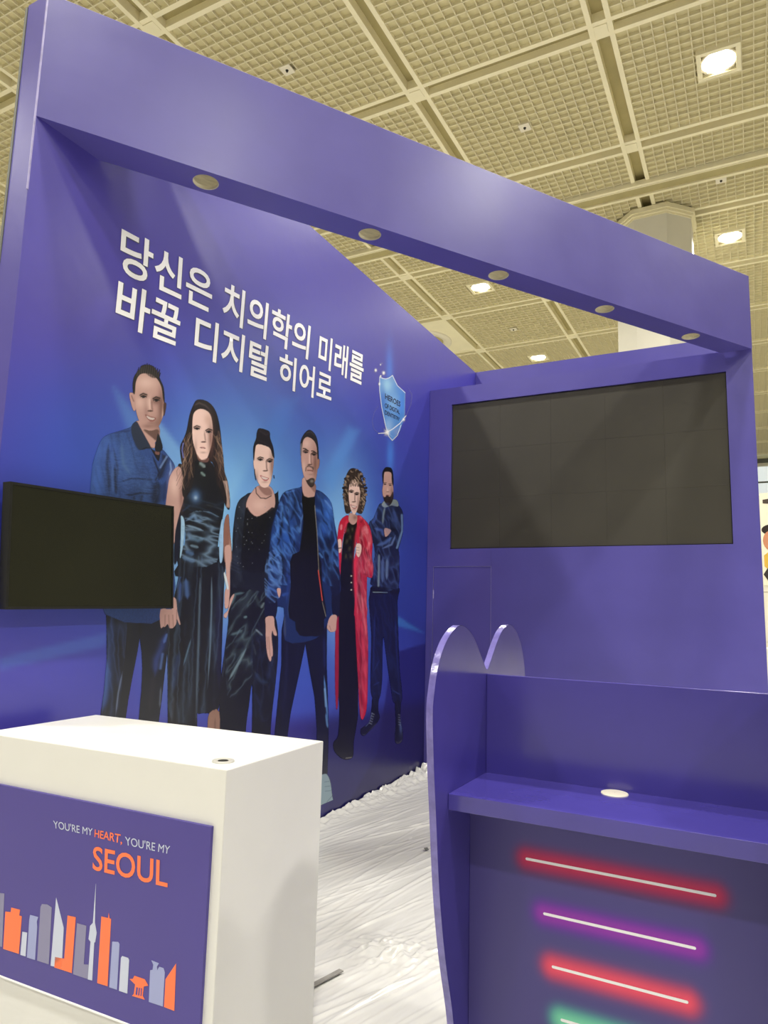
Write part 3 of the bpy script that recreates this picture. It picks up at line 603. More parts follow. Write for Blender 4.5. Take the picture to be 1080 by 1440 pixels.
Gs('D', (380, 820), (80, 60), SKl, .5); Pg('D', [(370, 640), (470, 660), (500, 720), (440, 730), (390, 690)], SKd, 2, .7, over=True)
St('D', [(340, 655), (345, 710), (385, 755), (440, 762), (490, 735)], 1.3, '#2e2424', .5, .9)
Pg('D', [(248, 850), (290, 895), (350, 937), (430, 900), (520, 850), (530, 1100), (470, 1440), (220, 1440), (215, 1100)], '#111318', 1.2, .9, over=True)
for q_ in range(34): El('D', (rn.uniform(150, 520), rn.uniform(800, 1420)), (3.6, 3.6), '#8f98a0', .3, .8)
for q_ in range(5): St('D', [(100, 1300 + q_ * 34), (180, 1340 + q_ * 34)], 1.6, '#39445a', 1, .7)
Pg('D', [(330, 270), (360, 235), (470, 270), (510, 340), (512, 430), (495, 560), (465, 640), (410, 655), (360, 600), (325, 470), (318, 390)], SKl, .8)
Gs('D', (498, 450), (26, 140), SKd, .85); Gs('D', (350, 560), (16, 60), SKd, .5)
Pg('D', [(318, 380), (318, 260), (345, 180), (350, 130), (370, 85), (430, 95), (475, 120), (480, 180), (510, 270), (520, 370), (500, 350), (470, 270), (360, 238), (336, 290), (326, 390)], '#1d151d', .7)
St('D', [(380, 110), (440, 150), (470, 130)], 2, '#4a3c46', 1, .6); St('D', [(360, 200), (440, 230), (490, 280)], 2, '#43343e', 1, .6)
face('D', (385, 388), (475, 405), (432, 490), (425, 560), 1.0, smile=True, lip='#b04850')
St('D', [(330, 480), (332, 525), (342, 580)], 1.3, '#1c1a22', .5, .9, over=False); St('D', [(514, 540), (518, 565)], 1.2, '#1c1a22', .5, .9, over=False)
# ---- figure 1: man in the blue denim shirt
CV.cur = 1
Pg('I', [(150, 120), (780, 120), (870, 330), (850, 560), (820, 800), (780, 1150), (740, 1450), (735, 2500), (520, 2500), (520, 1380), (550, 1050), (560, 800), (553, 620), (532, 462), (500, 650), (450, 900), (405, 1150), (372, 1380), (350, 2500), (40, 2500), (90, 1320), (130, 1050), (160, 700), (160, 400)], '#1e2334', .6, sm=0)
for p_, wd_, c_, a_ in (([(230, 160), (200, 500), (190, 900), (140, 1300)], 14, '#2e4478', .8), ([(160, 700), (150, 1000), (110, 1300)], 8, '#3f62b0', .6), ([(340, 830), (290, 1080), (260, 1340)], 2.5, '#6e7c98', .8), ([(420, 200), (400, 600)], 8, '#2b2d34', .8), ([(830, 380), (780, 560), (720, 700), (700, 900)], 11, '#34488c', .8),
                        ([(845, 400), (800, 520)], 4, '#5878c0', .7), ([(790, 640), (765, 800)], 2, '#5a7cc0', .7), ([(690, 850), (640, 1300)], 9, '#33303f', .7), ([(480, 210), (620, 220)], 5, '#34363a', .6), ([(770, 1000), (755, 1250)], 3, '#6a7488', .7), ([(530, 180), (540, 440)], 6, '#15161a', .8), ([(150, 180), (150, 380)], 2, '#141a30', .8)): St('I', p_, wd_, c_, 4, a_)
Fd('I', [(150, 150), (380, 150), (340, 900), (260, 1380), (90, 1380)], '#4a63a0', 86, 4, 20, .5, 4, seed=12)
Pg('A', [(20, 1440), (25, 1230), (48, 1080), (90, 920), (145, 780), (210, 728), (330, 690), (425, 655), (470, 612), (560, 720), (610, 860), (700, 860), (760, 920), (825, 1020), (790, 1110), (760, 1250), (770, 1500), (790, 2380), (180, 2380), (150, 1800), (120, 1700), (40, 1700)], '#2e4c8c', .8, nz=.25)
Gs('A', (170, 880), (110, 130), '#4468c0', .85); Gs('A', (110, 1180), (60, 190), '#4066bc', .8); Gs('A', (400, 1000), (100, 200), '#3a5a96', .7); Gs('A', (560, 1250), (120, 150), '#35507f', .6)
for p_, wd_, c_, a_ in (([(215, 800), (200, 1000), (225, 1290)], 6, '#1a2846', .8), ([(270, 1000), (285, 1290)], 5, '#131d38', .85), ([(255, 830), (300, 1050), (290, 1120)], 4, '#24365e', .7), ([(245, 1000), (255, 1290)], 4, '#4f74b8', .6), ([(440, 700), (480, 860)], 4, '#1d2c4c', .7),
                        ([(350, 1155), (430, 1130), (610, 1142)], 1.2, '#16223e', .9), ([(370, 1280), (420, 1285), (500, 1265), (625, 1275)], 3, '#0e1528', .9), ([(455, 1290), (440, 1330)], 4, '#1a2848', .8), ([(530, 1280), (510, 1340)], 4, '#1a2848', .8), ([(610, 900), (680, 1080), (640, 1160)], 2.5, '#101a30', .85),
                        ([(700, 900), (740, 960), (700, 1080), (670, 1150)], 9, '#18233f', .85), ([(660, 1150), (640, 1380)], 15, '#141a2a', .85), ([(780, 960), (790, 1050), (770, 1110)], 2.4, '#86a8dc', .85), ([(750, 930), (690, 1030)], 1.5, '#7f9ccc', .8), ([(740, 1150), (720, 1350)], 7, '#203468', .8), ([(225, 720), (340, 700), (425, 690)], 3, '#1e3270', .8), ([(330, 780), (350, 1000), (420, 1100)], 5, '#55779c', .5)): St('A', p_, wd_, c_, 2.6, a_)
Fd('A', [(60, 1240), (150, 790), (330, 700), (420, 760), (500, 900), (640, 1000), (620, 1380), (60, 1380)], '#5f86cc', 4, .5, 5, .3, 3, seed=10)
Fd('A', [(60, 1240), (150, 790), (330, 700), (420, 760), (500, 900), (640, 1000), (620, 1380), (60, 1380)], '#18264a', 75, 5, 22, .5, 5, seed=11)
Pg('A', [(470, 600), (600, 620), (680, 660), (680, 760), (640, 800), (650, 840), (610, 850), (575, 800), (500, 660)], SK, .8); Pg('A', [(540, 680), (670, 680), (675, 730), (650, 780), (620, 760), (560, 710)], '#5b3d34', 2.4, .85, over=True)
Pg('A', [(600, 850), (640, 880), (690, 880), (680, 960), (660, 960)], '#151c30', .8); Pg('A', [(640, 885), (680, 880), (680, 912), (650, 910)], SKd, .7)
Pg('A', [(470, 605), (500, 650), (560, 760), (605, 845), (580, 850), (500, 870), (470, 830), (430, 740), (425, 650)], '#2c3b58', .7); St('A', [(500, 872), (560, 850), (610, 850), (630, 900)], 2.2, '#0c1220', .6, .9)
Pg('A', [(672, 715), (700, 790), (712, 850), (690, 885), (650, 880), (640, 840), (655, 770)], '#131c28', .7)
Pg('A', [(450, 330), (470, 210), (520, 165), (600, 165), (660, 210), (705, 300), (722, 400), (722, 520), (700, 600), (660, 670), (600, 690), (540, 670), (490, 590), (462, 480)], SK, .8)
Gs('A', (560, 250), (90, 60), SKl, .7); Gs('A', (500, 430), (40, 60), SKl, .6); Gs('A', (590, 430), (22, 60), SKl, .7); Gs('A', (700, 480), (34, 170), '#6b463c', .85); Gs('A', (650, 420), (44, 34), '#6a4438', .7); Gs('A', (670, 620), (60, 60), '#6b463c', .6); Gs('A', (580, 650), (60, 22), SKd, .6); Gs('A', (560, 520), (20, 60), SKd, .35)
Gs('A', (712, 560), (8, 70), '#e9c8b4', .6)
Pg('A', [(405, 350), (440, 345), (458, 390), (462, 500), (440, 500), (418, 430)], SK, .7); St('A', [(425, 370), (445, 420)], 1.6, SKd, 1, .8); Pg('A', [(720, 445), (745, 440), (740, 500), (722, 560)], '#5e3d35', .7)
Pg('A', [(440, 340), (436, 260), (455, 180), (500, 130), (515, 95), (560, 85), (620, 95), (655, 140), (690, 220), (722, 300), (730, 430), (715, 400), (700, 290), (660, 215), (600, 170), (530, 165), (490, 190), (465, 250), (456, 350)], '#221d1e', .8, nz=.5)
for q_ in range(34): x_ = 470 + q_ * 6.4; St('A', [(x_, 170 - 18 * math.sin(q_ * .2) + abs(q_ - 14) * 1.5), (x_ + 10, 100 + abs(q_ - 14) * 3.2 - 14 * (q_ % 3))], 1.1, ['#1d1819', '#5d554e', '#2b2526'][q_ % 3], .6, .85, over=False)
face('A', (535, 380), (655, 412), (598, 505), (600, 570), 1.15, smile=True, lip='#8e4f48')
St('A', [(470, 345), (520, 350)], .1, '#30221e', .4, .1)
# ---- figure 2: woman in the black sleeveless dress
CV.cur = 2
Pg('W', [(130, -60), (470, -60), (510, 40), (500, 240), (490, 500), (480, 800), (470, 1080), (440, 1225), (300, 1240), (290, 1320), (270, 2200), (40, 2200), (60, 1320), (60, 600), (110, 330), (150, 120)], '#14161c', .7)
Pg('W', [(385, 1235), (462, 1225), (462, 1500), (470, 2000), (400, 2000), (375, 1500), (370, 1350)], '#93705f', .7); St('W', [(430, 1260), (425, 1500)], 3, '#6d4c40', 1.5, .7)
for p_, wd_, c_, a_ in (([(315, 90), (308, 400), (295, 800), (278, 1300)], 3.4, '#5d7080', .75), ([(402, 130), (402, 400), (392, 700), (370, 1050)], 2.6, '#70879a', .75), ([(200, 180), (215, 350)], 8, '#4d6ea8', .75), ([(160, 200), (150, 380)], 5, '#39569a', .8), ([(245, 650), (180, 870)], 2.6, '#5b7a90', .75),
                        ([(150, 750), (120, 900), (100, 1080)], 9, '#2c4272', .8), ([(200, 500), (190, 650)], 4, '#2c3644', .7), ([(460, 300), (455, 600), (460, 1050)], 10, '#242450', .8), ([(110, 300), (190, 100)], 3, '#33508c', .8), ([(250, 300), (240, 600)], 6, '#20262e', .8), ([(350, 150), (345, 900)], 9, '#17181a', .8), ([(110, 1100), (90, 1300)], 4, '#45454e', .6), ([(420, 1100), (425, 1220)], 4, '#2a2838', .7)): St('W', p_, wd_, c_, 2.6, a_)
Pg('B', [(150, 640), (190, 620), (250, 720), (300, 590), (420, 590), (480, 700), (540, 900), (530, 1060), (500, 1200), (480, 1440), (500, 1560), (130, 1560), (190, 1400), (215, 1200), (180, 1080), (160, 1000), (200, 850)], '#15181e', .8)
Pg('B', [(172, 1060), (205, 1090), (205, 1230), (180, 1380), (168, 1400), (176, 1250)], '#a8d0ec', 1, .9); Pg('B', [(516, 1110), (534, 1100), (530, 1400), (505, 1440), (500, 1250)], '#a0c8ec', 1, .85)
Pg('B', [(130, 1040), (175, 1040), (170, 1300), (140, 1440), (118, 1440), (125, 1180)], '#141c38', .8)
Gs('B', (300, 890), (42, 55), '#4c6f9c', .9); Gs('B', (300, 900), (14, 16), '#a4bdd4', .8)
for p_, wd_, c_, a_ in (([(330, 600), (385, 645)], 5, '#8a9c9c', .8), ([(340, 680), (385, 720)], 4, '#78908e', .8), ([(210, 1100), (290, 1050), (310, 1090), (370, 1100)], 5, '#6c8eb4', .75), ([(215, 1130), (290, 1150), (370, 1180)], 3, '#8aa8c2', .7), ([(215, 1170), (300, 1200), (370, 1190)], 4, '#080a0e', .8), ([(240, 1230), (320, 1260), (370, 1240)], 7, '#55748c', .8), ([(250, 1300), (330, 1320)], 4, '#7592a4', .7),
                        ([(210, 1350), (290, 1380)], 7, '#4a6a96', .8), ([(180, 1400), (300, 1440)], 6, '#56779e', .8), ([(400, 1100), (460, 1160)], 3, '#3c4a52', .7), ([(400, 960), (530, 1000)], 2, '#39424c', .7), ([(180, 1020), (260, 960)], 3, '#2e4464', .8), ([(240, 1180), (260, 1260)], 5, '#2d4a70', .7), ([(420, 1200), (440, 1400)], 7, '#0c0e10', .8)): St('B', p_, wd_, c_, 2, a_)
Fd('B', [(215, 1050), (500, 1060), (480, 1440), (190, 1440)], '#86a6c4', 14, 3, 14, .75, 5, seed=13)
Fd('B', [(200, 860), (520, 900), (520, 1080), (190, 1060)], '#39516e', 20, 4, 12, .6, 4, seed=14)
Fd('W', [(130, 40), (460, 60), (500, 300), (470, 1080), (90, 1300), (60, 600)], '#5a7390', 93, 3, 44, .6, 6, seed=15)
Pg('B', [(48, 960), (65, 830), (85, 720), (140, 640), (180, 660), (195, 760), (200, 900), (165, 1030), (130, 1180), (118, 1290), (60, 1290), (40, 1100)], SK, .8); Gs('B', (120, 790), (36, 90), SKl, .7); Gs('B', (180, 900), (18, 110), SKd, .7)
Pg('B', [(545, 1090), (578, 1040), (590, 1180), (604, 1330), (600, 1440), (545, 1440), (535, 1250)], '#8a5f50', .8); Gs('B', (590, 1380), (10, 90), SKl, .6)
Pg('W', [(505, -60), (552, -60), (545, 100), (545, 250), (540, 340), (530, 410), (505, 410), (505, 290), (520, 240), (510, 60)], SK, .7); Pg('W', [(497, 150), (512, 150), (535, 260), (520, 262)], '#c8d4da', .5)
Pg('W', [(570, 310), (578, 318), (540, 420), (520, 490), (498, 485), (500, 462), (530, 430), (545, 350)], SK, .6)
Pg('W', [(95, 335), (125, 350), (135, 440), (158, 535), (150, 542), (130, 500), (125, 540), (98, 572), (75, 570), (60, 540), (40, 562), (25, 560), (5, 565), (5, 425), (90, 425)], SK, .6)
for p_ in ([(40, 470), (38, 560)], [(68, 470), (72, 560)], [(100, 470), (104, 560)], [(130, 430), (128, 510)]): St('W', p_, 1, SKd, .7, .7)
HB = '#2a2020'
Pg('B', [(280, 120), (310, 75), (370, 75), (430, 110), (475, 180), (505, 300), (520, 430), (535, 560), (545, 680), (570, 760), (590, 900), (585, 1000), (550, 960), (520, 860), (470, 740), (440, 600), (300, 590), (290, 720), (250, 850), (200, 900), (185, 820), (200, 700), (180, 590), (170, 470), (200, 400), (225, 330), (250, 200)], HB, .9, nz=.6)
for q_ in range(90):
    lft = q_ % 2; x_ = rn.uniform(205, 285) if lft else rn.uniform(455, 520); y_ = rn.uniform(330, 600); ph = rn.uniform(0, 6); dr = rn.uniform(-14, 2) if lft else rn.uniform(6, 24)
    St('B', [(x_ + dr * t_ + 11 * math.sin(t_ * 1.9 + ph), y_ + 42 * t_) for t_ in range(7)], .8, ['#8a6a56', '#4c362f', '#a58872', '#2e2020', '#6a5044'][(q_ // 2) % 5], .7, .5)
for q_ in range(12): St('B', [(560 + rn.uniform(-25, 15), 760), (575 + rn.uniform(-30, 20), 860), (575 + rn.uniform(-20, 16), 980)], 1, ['#c0a79a', '#8c6f66'][q_ % 2], .9, .7)
St('B', [(280, 125), (330, 100), (380, 120), (430, 165)], 2.6, '#6a5c58', 1.4, .7); St('B', [(196, 440), (186, 500), (198, 560)], 1.6, '#6c78c4', 1, .8)
Pg('B', [(275, 250), (290, 180), (340, 150), (400, 170), (432, 220), (445, 320), (438, 430), (415, 520), (385, 580), (330, 570), (300, 500), (275, 400)], SKl, .9)
Pg('B', [(310, 530), (350, 580), (410, 560), (400, 600), (330, 590)], SKd, 1, .8); Gs('B', (428, 400), (26, 150), '#7a5044', .85); Gs('B', (300, 470), (14, 60), SKd, .4); Gs('B', (400, 240), (30, 50), '#c49a88', .5)
face('B', (312, 318), (412, 345), (368, 425), (362, 480), .95, lip='#a0565a')
# ---- figure 4: man in the blue bomber jacket
CV.cur = 4
Pg('E', [(450, 380), (720, 380), (718, 700), (725, 900), (730, 1100), (722, 1400), (745, 1600), (650, 1600), (655, 1100), (640, 900), (610, 740), (582, 568), (555, 700), (520, 860), (490, 1000), (470, 1140), (450, 1600), (370, 1600), (390, 1110), (410, 900), (430, 700), (432, 480)], '#101536', .7, sm=0)
for p_, wd_, c_, a_ in (([(470, 500), (460, 800), (430, 1100)], 6, '#1a2150', .8), ([(700, 760), (712, 900), (725, 1050)], 2.4, '#5f90d8', .85), ([(700, 500), (705, 740)], 4, '#223070', .8), ([(712, 1000), (724, 1100)], 3, '#6b9ad8', .7), ([(540, 500), (520, 800)], 5, '#161c40', .8), ([(630, 700), (680, 1000)], 8, '#0b0e26', .8), ([(705, 850), (712, 960)], 1.6, '#8ab4e8', .8), ([(430, 960), (420, 1120)], 6, '#0c0e1c', .8)): St('E', p_, wd_, c_, 2.4, a_)
Pg('H', [(20, 1110), (50, 1115), (70, 1170), (80, 1250), (95, 1320), (80, 1370), (45, 1392), (15, 1380), (-40, 1300), (-40, 1150)], '#8fa6b0', .7)
for p_ in ([(30, 1160), (60, 1155)], [(32, 1190), (66, 1186)], [(34, 1220), (70, 1216)], [(45, 1290), (80, 1250)]): St('H', p_, .9, '#5c727e', .5, .8)
St('H', [(20, 1376), (48, 1386), (82, 1362)], 1.6, '#c4d0d4', .6, .8)
Pg('F', [(355, 560), (365, 600), (480, 610), (560, 650), (630, 740), (655, 900), (690, 1100), (700, 1300), (712, 1440), (700, 1600), (560, 1900), (440, 2000), (200, 2000), (190, 1700), (40, 1700), (45, 1440), (60, 1150), (85, 950), (130, 780), (180, 650), (260, 610), (345, 590)], '#1c3470', .8)
Pg('E', [(330, 280), (400, 270), (395, 395), (332, 398)], '#141c40', .7)
Pg('E', [(752, 220), (800, 220), (795, 385), (755, 380)], '#141c3c', .7)
Pg('E', [(722, 60), (790, 60), (800, 240), (750, 250), (735, 140), (728, 160)], '#18234c', .7)
Gs('F', (210, 1010), (80, 170), '#2f60bc', .85); Gs('F', (590, 830), (50, 130), '#3468c8', .85); Gs('F', (120, 1100), (40, 120), '#2650a0', .8); Gs('F', (560, 980), (50, 60), '#2a56b0', .8); Gs('F', (600, 1180), (70, 130), '#0d1230', .85); Gs('F', (280, 720), (40, 90), '#284c90', .7)
for p_, wd_, c_, a_ in (([(240, 660), (220, 900), (260, 1100)], 5, '#0e1a44', .8), ([(300, 640), (290, 800), (250, 900)], 5, '#101c46', .8), ([(170, 720), (180, 850), (240, 950)], 4, '#5b94e4', .7), ([(185, 780), (170, 950), (150, 1080)], 4, '#081028', .8), ([(130, 850), (140, 980), (100, 1060)], 3, '#4c84dc', .7),
                        ([(90, 1000), (150, 1080), (120, 1150)], 3, '#0a1230', .8), ([(80, 1130), (150, 1200), (80, 1260)], 3, '#477cc8', .7), ([(70, 1230), (140, 1290), (150, 1340)], 3, '#5c88c8', .7), ([(60, 1340), (150, 1400)], 3, '#5a86c4', .7), ([(110, 1200), (60, 1300)], 4, '#060a1c', .8), ([(150, 1100), (190, 1300), (180, 1440)], 5, '#091028', .8), ([(350, 700), (345, 1000), (300, 1440)], 5, '#1b3478', .8),
                        ([(350, 740), (380, 800), (350, 900), (340, 1000)], 1.6, '#5d84bc', .7), ([(560, 700), (640, 800)], 3, '#6f9ce4', .7), ([(530, 760), (560, 900), (610, 950)], 3, '#0c1a4c', .8), ([(640, 920), (670, 1080), (640, 1150)], 3, '#3a6ac0', .7), ([(640, 1150), (690, 1230)], 3, '#4f80c8', .7), ([(650, 1250), (690, 1330)], 2.4, '#4b78bc', .7),
                        ([(240, 1100), (220, 1440)], 4, '#2c4c98', .8), ([(290, 1050), (260, 1440)], 3, '#0c1434', .8), ([(520, 1200), (545, 1235)], 2, '#5a8cd0', .7), ([(470, 640), (560, 700)], 4, '#182a5c', .8), ([(200, 640), (300, 620)], 2.5, '#4b7ccc', .7)): St('F', p_, wd_, c_, 1.8, a_)
for sd_ in (16, 17):
    Fd('F', [(180, 650), (350, 600), (350, 900), (300, 1440), (60, 1440), (70, 1100)], ['#5c94ea', '#060e2c'][sd_ - 16], 62, 2.6, 9, .75, 4.5, seed=sd_)
    Fd('F', [(490, 640), (640, 760), (700, 1440), (540, 1440), (490, 1000)], ['#4f86dc', '#060e2c'][sd_ - 16], 70, 3, 10, .65, 4.5, seed=sd_ + 5)
Fd('E', [(340, 0), (430, 0), (420, 270), (330, 280)], '#6a96dc', 45, 2.2, 8, .8, 5, seed=24)
for p_, wd_, c_ in (([(350, 60), (420, 120)], 3, '#466cb8'), ([(350, 140), (410, 170)], 3, '#3b62ae'), ([(340, 200), (410, 240)], 3, '#4068b4'), ([(430, 260), (480, 240)], 5, '#2c4e9c'), ([(455, 130), (480, 140), (460, 320)], 4, '#22408c'), ([(450, 380), (455, 530)], 2.5, '#4a5470'), ([(520, 30), (490, 240), (470, 400)], 3, '#3a5480')): St('E', p_, wd_, c_, 1.8, .8)
Pg('F', [(360, 640), (470, 660), (475, 800), (495, 1000), (515, 1300), (530, 1440), (560, 1900), (440, 1960), (300, 1900), (310, 1440), (340, 1150), (370, 900)], '#0f1116', .8)
Pg('E', [(500, 0), (665, 0), (690, 200), (712, 400), (600, 420), (480, 400), (490, 200)], '#101218', .8)
St('F', [(475, 760), (495, 1000), (510, 1300), (515, 1400)], .9, '#8a8470', .5, .8); St('E', [(664, 100), (675, 180), (690, 290)], 1.4, '#d04a34', .6, .9); St('E', [(690, 300), (712, 390)], .9, '#8a8470', .5, .8)
Pg('F', [(360, 590), (370, 500), (480, 560), (478, 640), (465, 680), (415, 688), (375, 670)], SK, .8); Pg('F', [(400, 540), (480, 560), (480, 640), (440, 600)], SKd, 2, .7, over=True); St('F', [(360, 640), (375, 675), (415, 690), (468, 682)], 1.8, '#0c1018', .6, .9)
Pg('E', [(332, 398), (380, 392), (388, 450), (402, 500), (398, 514), (382, 505), (374, 480), (368, 520), (376, 600), (376, 640), (368, 645), (366, 668), (356, 672), (340, 620), (332, 520), (332, 450)], SK, .6)
for p_ in ([(350, 520), (360, 640)], [(340, 520), (346, 600)]): St('E', p_, .8, SKd, .6, .7)
Pg('E', [(735, 400), (760, 380), (782, 390), (778, 440), (775, 480), (745, 490), (725, 475), (720, 455)], SK, .6); St('E', [(735, 450), (745, 480)], .8, SKd, .6, .8); Pg('E', [(402, 218), (425, 215), (425, 250), (415, 270)], SK, .6)
Pg('F', [(352, 220), (365, 150), (410, 125), (460, 150), (492, 210), (502, 320), (498, 450), (478, 540), (440, 580), (400, 550), (372, 480), (352, 360)], SK, .8)
Gs('F', (400, 190), (34, 44), SKl, .6); Gs('F', (435, 320), (12, 60), SKl, .7); Gs('F', (480, 380), (24, 140), '#6e483c', .85); Gs('F', (375, 400), (16, 50), SKl, .5)
Pg('F', [(380, 490), (400, 525), (440, 505), (474, 515), (470, 570), (440, 592), (405, 555)], '#3c332f', 1, .95, over=True); Gs('F', (448, 535), (15, 14), '#8b847c', .8); St('F', [(392, 408), (420, 392), (458, 410), (462, 440)], 2.6, '#322824', .8, .9); St('F', [(395, 410), (392, 440)], 1.4, '#322824', .6, .8)
Pg('F', [(345, 260), (345, 180), (370, 110), (420, 62), (465, 85), (495, 140), (508, 220), (512, 330), (500, 330), (492, 220), (465, 160), (410, 128), (372, 155), (358, 230), (352, 300)], '#221f24', .7)
Pg('F', [(343, 200), (356, 190), (354, 290), (344, 290)], '#84828a', .8, .8); St('F', [(400, 90), (440, 80), (470, 110)], 1.6, '#5a5450', .8, .7)
Pg('F', [(503, 335), (520, 340), (515, 400), (500, 420)], '#9a7060', .6)
face('F', (392, 270), (468, 292), (430, 378), (435, 438), .86, lip='#8e544c')
for e in ((385, 245), (462, 268)): St('F', [(e[0] - 16, e[1] - 12), (e[0] + 4, e[1] - 10), (e[0] + 26, e[1] + 8)], 1.5, '#1c1614', .5, .9)
# ---- the shield emblem
CV.cur = 7
Pg('S', [(305, 450), (385, 475), (468, 430), (530, 560), (628, 650), (620, 960), (560, 1140), (465, 1255), (400, 1150), (340, 900), (305, 620)], '#5590d8', .5, .96, sm=0)
for c_, r_, col_, a_ in (((400, 560), (70, 110), '#a8dcf6', .85), ((420, 1060), (60, 90), '#9cc4f0', .7), ((580, 800), (40, 150), '#3f86ec', .8), ((350, 750), (30, 160), '#3c70c8', .7), ((480, 760), (70, 120), '#8cc0ee', .8), ((520, 1150), (40, 60), '#8a9ad0', .7), ((480, 470), (50, 50), '#7fa8d8', .5)): Gs('S', c_, r_, col_, a_)
St('S', [(305, 450), (345, 470), (385, 475), (430, 460), (468, 430), (530, 560), (628, 650)], .8, '#f4f6fc', .5, 1, over=False); St('S', [(628, 650), (620, 960)], .6, '#9fb8e8', .5, .8, over=False)
St('S', [(305, 450), (303, 620), (330, 830), (380, 1070), (420, 1200), (465, 1255), (530, 1190), (575, 1060)], .8, '#e8ecf8', .5, 1, over=False)
rg = [(285, 820), (235, 900), (210, 1010), (230, 1110), (290, 1165), (380, 1160), (470, 1110), (560, 1040), (640, 940), (700, 800), (715, 680), (680, 610)]
St('S', rg[:5], .35, '#9a98d0', .4, .8, over=False); St('S', rg[4:9], .9, '#ffffff', .5, 1, over=False); St('S', rg[8:], .4, '#a8a4da', .4, .85, over=False)
for c_, r_ in (((400, 1150), 26), ((255, 200), 11), ((340, 268), 9), ((317, 295), 7), ((255, 365), 14), ((355, 400), 16), ((318, 440), 9), ((302, 540), 12), ((610, 990), 14)): Gs('S', c_, (r_, r_ * 1.3), '#ffffff', 1, over=False)
for a_, b_ in (((340, 1100), (470, 1210)), ((350, 1210), (450, 1090))): St('S', [a_, b_], .4, '#f4e6d8', .4, .7, over=False, tap=.9)
# ---- cut the canvas into one flat print per figure
names = {6: ('printed_person', 'printed man with folded arms in a dark leather jacket, rightmost of the mural figures'), 5: ('printed_person', 'printed curly haired woman in a long red coat'), 3: ('printed_person', 'printed woman with a hair bun, dark sparkling top and leather trousers'),
         1: ('printed_person', 'printed smiling man in a blue denim shirt behind the television'), 2: ('printed_person', 'printed long haired woman in a sleeveless black dress'), 4: ('printed_person', 'printed bearded man in a shiny blue bomber jacket'), 7: ('printed_shield', 'printed glassy blue shield emblem with sparkles')}
lum = CV.c.mean(-1, keepdims=True); t_ = np.clip(lum / .16, 0, 1); CV.c = CV.c * np.where((CV.id == 7)[..., None], 1, .42 + .58 * t_ * t_ * (3 - 2 * t_))
vid = np.arange(CV.a.size).reshape(CV.a.shape); al = CV.a
# grow ids over soft fringes so that every printed cell belongs to a figure
idm = CV.id.copy()
for _ in range(6):
    z_ = idm == 0
    for ax, sh_ in ((0, 1), (0, -1), (1, 1), (1, -1)):
        r_ = np.roll(idm, sh_, ax); idm = np.where(z_ & (idm == 0) & (al > 0), r_, idm)
cid = idm[:-1, :-1]; amax = np.maximum(np.maximum(al[:-1, :-1], al[:-1, 1:]), np.maximum(al[1:, :-1], al[1:, 1:]))
ids4 = np.stack([idm[:-1, :-1], idm[:-1, 1:], idm[1:, 1:], idm[1:, :-1]], -1); cid = ids4.max(-1)
q4 = np.stack([vid[:-1, :-1], vid[:-1, 1:], vid[1:, 1:], vid[1:, :-1]], -1)
pos = np.stack([np.full(GY.size, WX), GY.ravel(), GZ_.ravel()], -1); colr = np.concatenate([CV.c.reshape(-1, 3), al.reshape(-1, 1)], -1)
# colour bleeds one cell outwards so soft edges keep the ink's own tint
for f_, (nm, lb) in names.items():
    sel = (cid == f_) & (amax > .03); f4 = q4[sel]
    if not len(f4): continue
    used, inv = np.unique(f4, return_inverse=True)
    o = colmesh(nm, pos[used], inv.reshape(-1, 4), colr[used], M['figure'], mural); o['label'] = lb

# ---- mural lettering
def onW(u, v): return onX(u, v, WX + .0012)
def onW2(u, v): return onX(u, v, WX + .0006)
OR['T'] = (100, 300, 2.348)
for s_, qd in (('당신은', [(168, 39), (470, 204), (462, 333), (158, 193)]), ('치의학의', [(507, 220), (792, 373), (782, 484), (497, 349)]), ('미래를', [(822, 394), (969, 467), (962, 570), (814, 503)]),
               ('바꿀', [(158, 210), (366, 313), (352, 442), (143, 362)]), ('디지털', [(414, 331), (655, 441), (645, 556), (404, 467)]), ('히어로', [(690, 455), (864, 534), (858, 630), (683, 570)])):
    qd = tp('T', qd)
    text_print('headline_lettering', s_, qd, onW, M['ink_w'], mural, .017)
    text_print('headline_outline', s_, [(x + .25, y + .3) for x, y in qd], onW2, M['ink_s'], mural, .028)
for s_, qd in (('HEROES', [(374, 655), (570, 765), (565, 830), (374, 728)]), ('OF DIGITAL', [(372, 778), (560, 870), (560, 925), (370, 838)]), ('DENTISTRY', [(372, 868), (560, 965), (555, 1008), (370, 925)])):
    text_print('shield_lettering', s_, tp('S', qd), onW, M['ink_d'], mural, .02)
#@@PE@@

# ------------------------------------------------------------------ television on the mural wall
TX = WX + .075
q = [onX(*p, TX) for p in ((14, 677), (244, 712), (243, 855.5), (7, 857))]
tv = empty('wall_television', q[3]); tag(tv, 'black wall-mounted television switched off, hanging in front of the mural', 'television')
tl = [p - q[3] for p in q]
obj('housing', Prism(tl, (-.045, 0, 0)), M['dark'], tv)
cen = sum(tl, Vector()) / 4
def inset(pts, d):
    c_ = sum(pts, Vector()) / 4; u = (pts[1] - pts[0]).normalized(); v = (pts[3] - pts[0]).normalized()
    return [pts[0] + u * d + v * d, pts[1] - u * d + v * d, pts[2] - u * d - v * d, pts[3] + u * d - v * d]
i1 = inset(tl, .011)
for a_, b_ in ((0, 1), (1, 2), (2, 3), (3, 0)):
    obj('bezel', Prism([tl[a_], tl[b_], i1[b_], i1[a_]], (.004, 0, 0)), M['dark'], tv)
obj('screen', Prism(i1, (.0015, 0, 0)), M['tvglass'], tv)
obj('bracket', Box((-.072, .3, .15), (-.045, .65, .4)), M['frame'], tv)

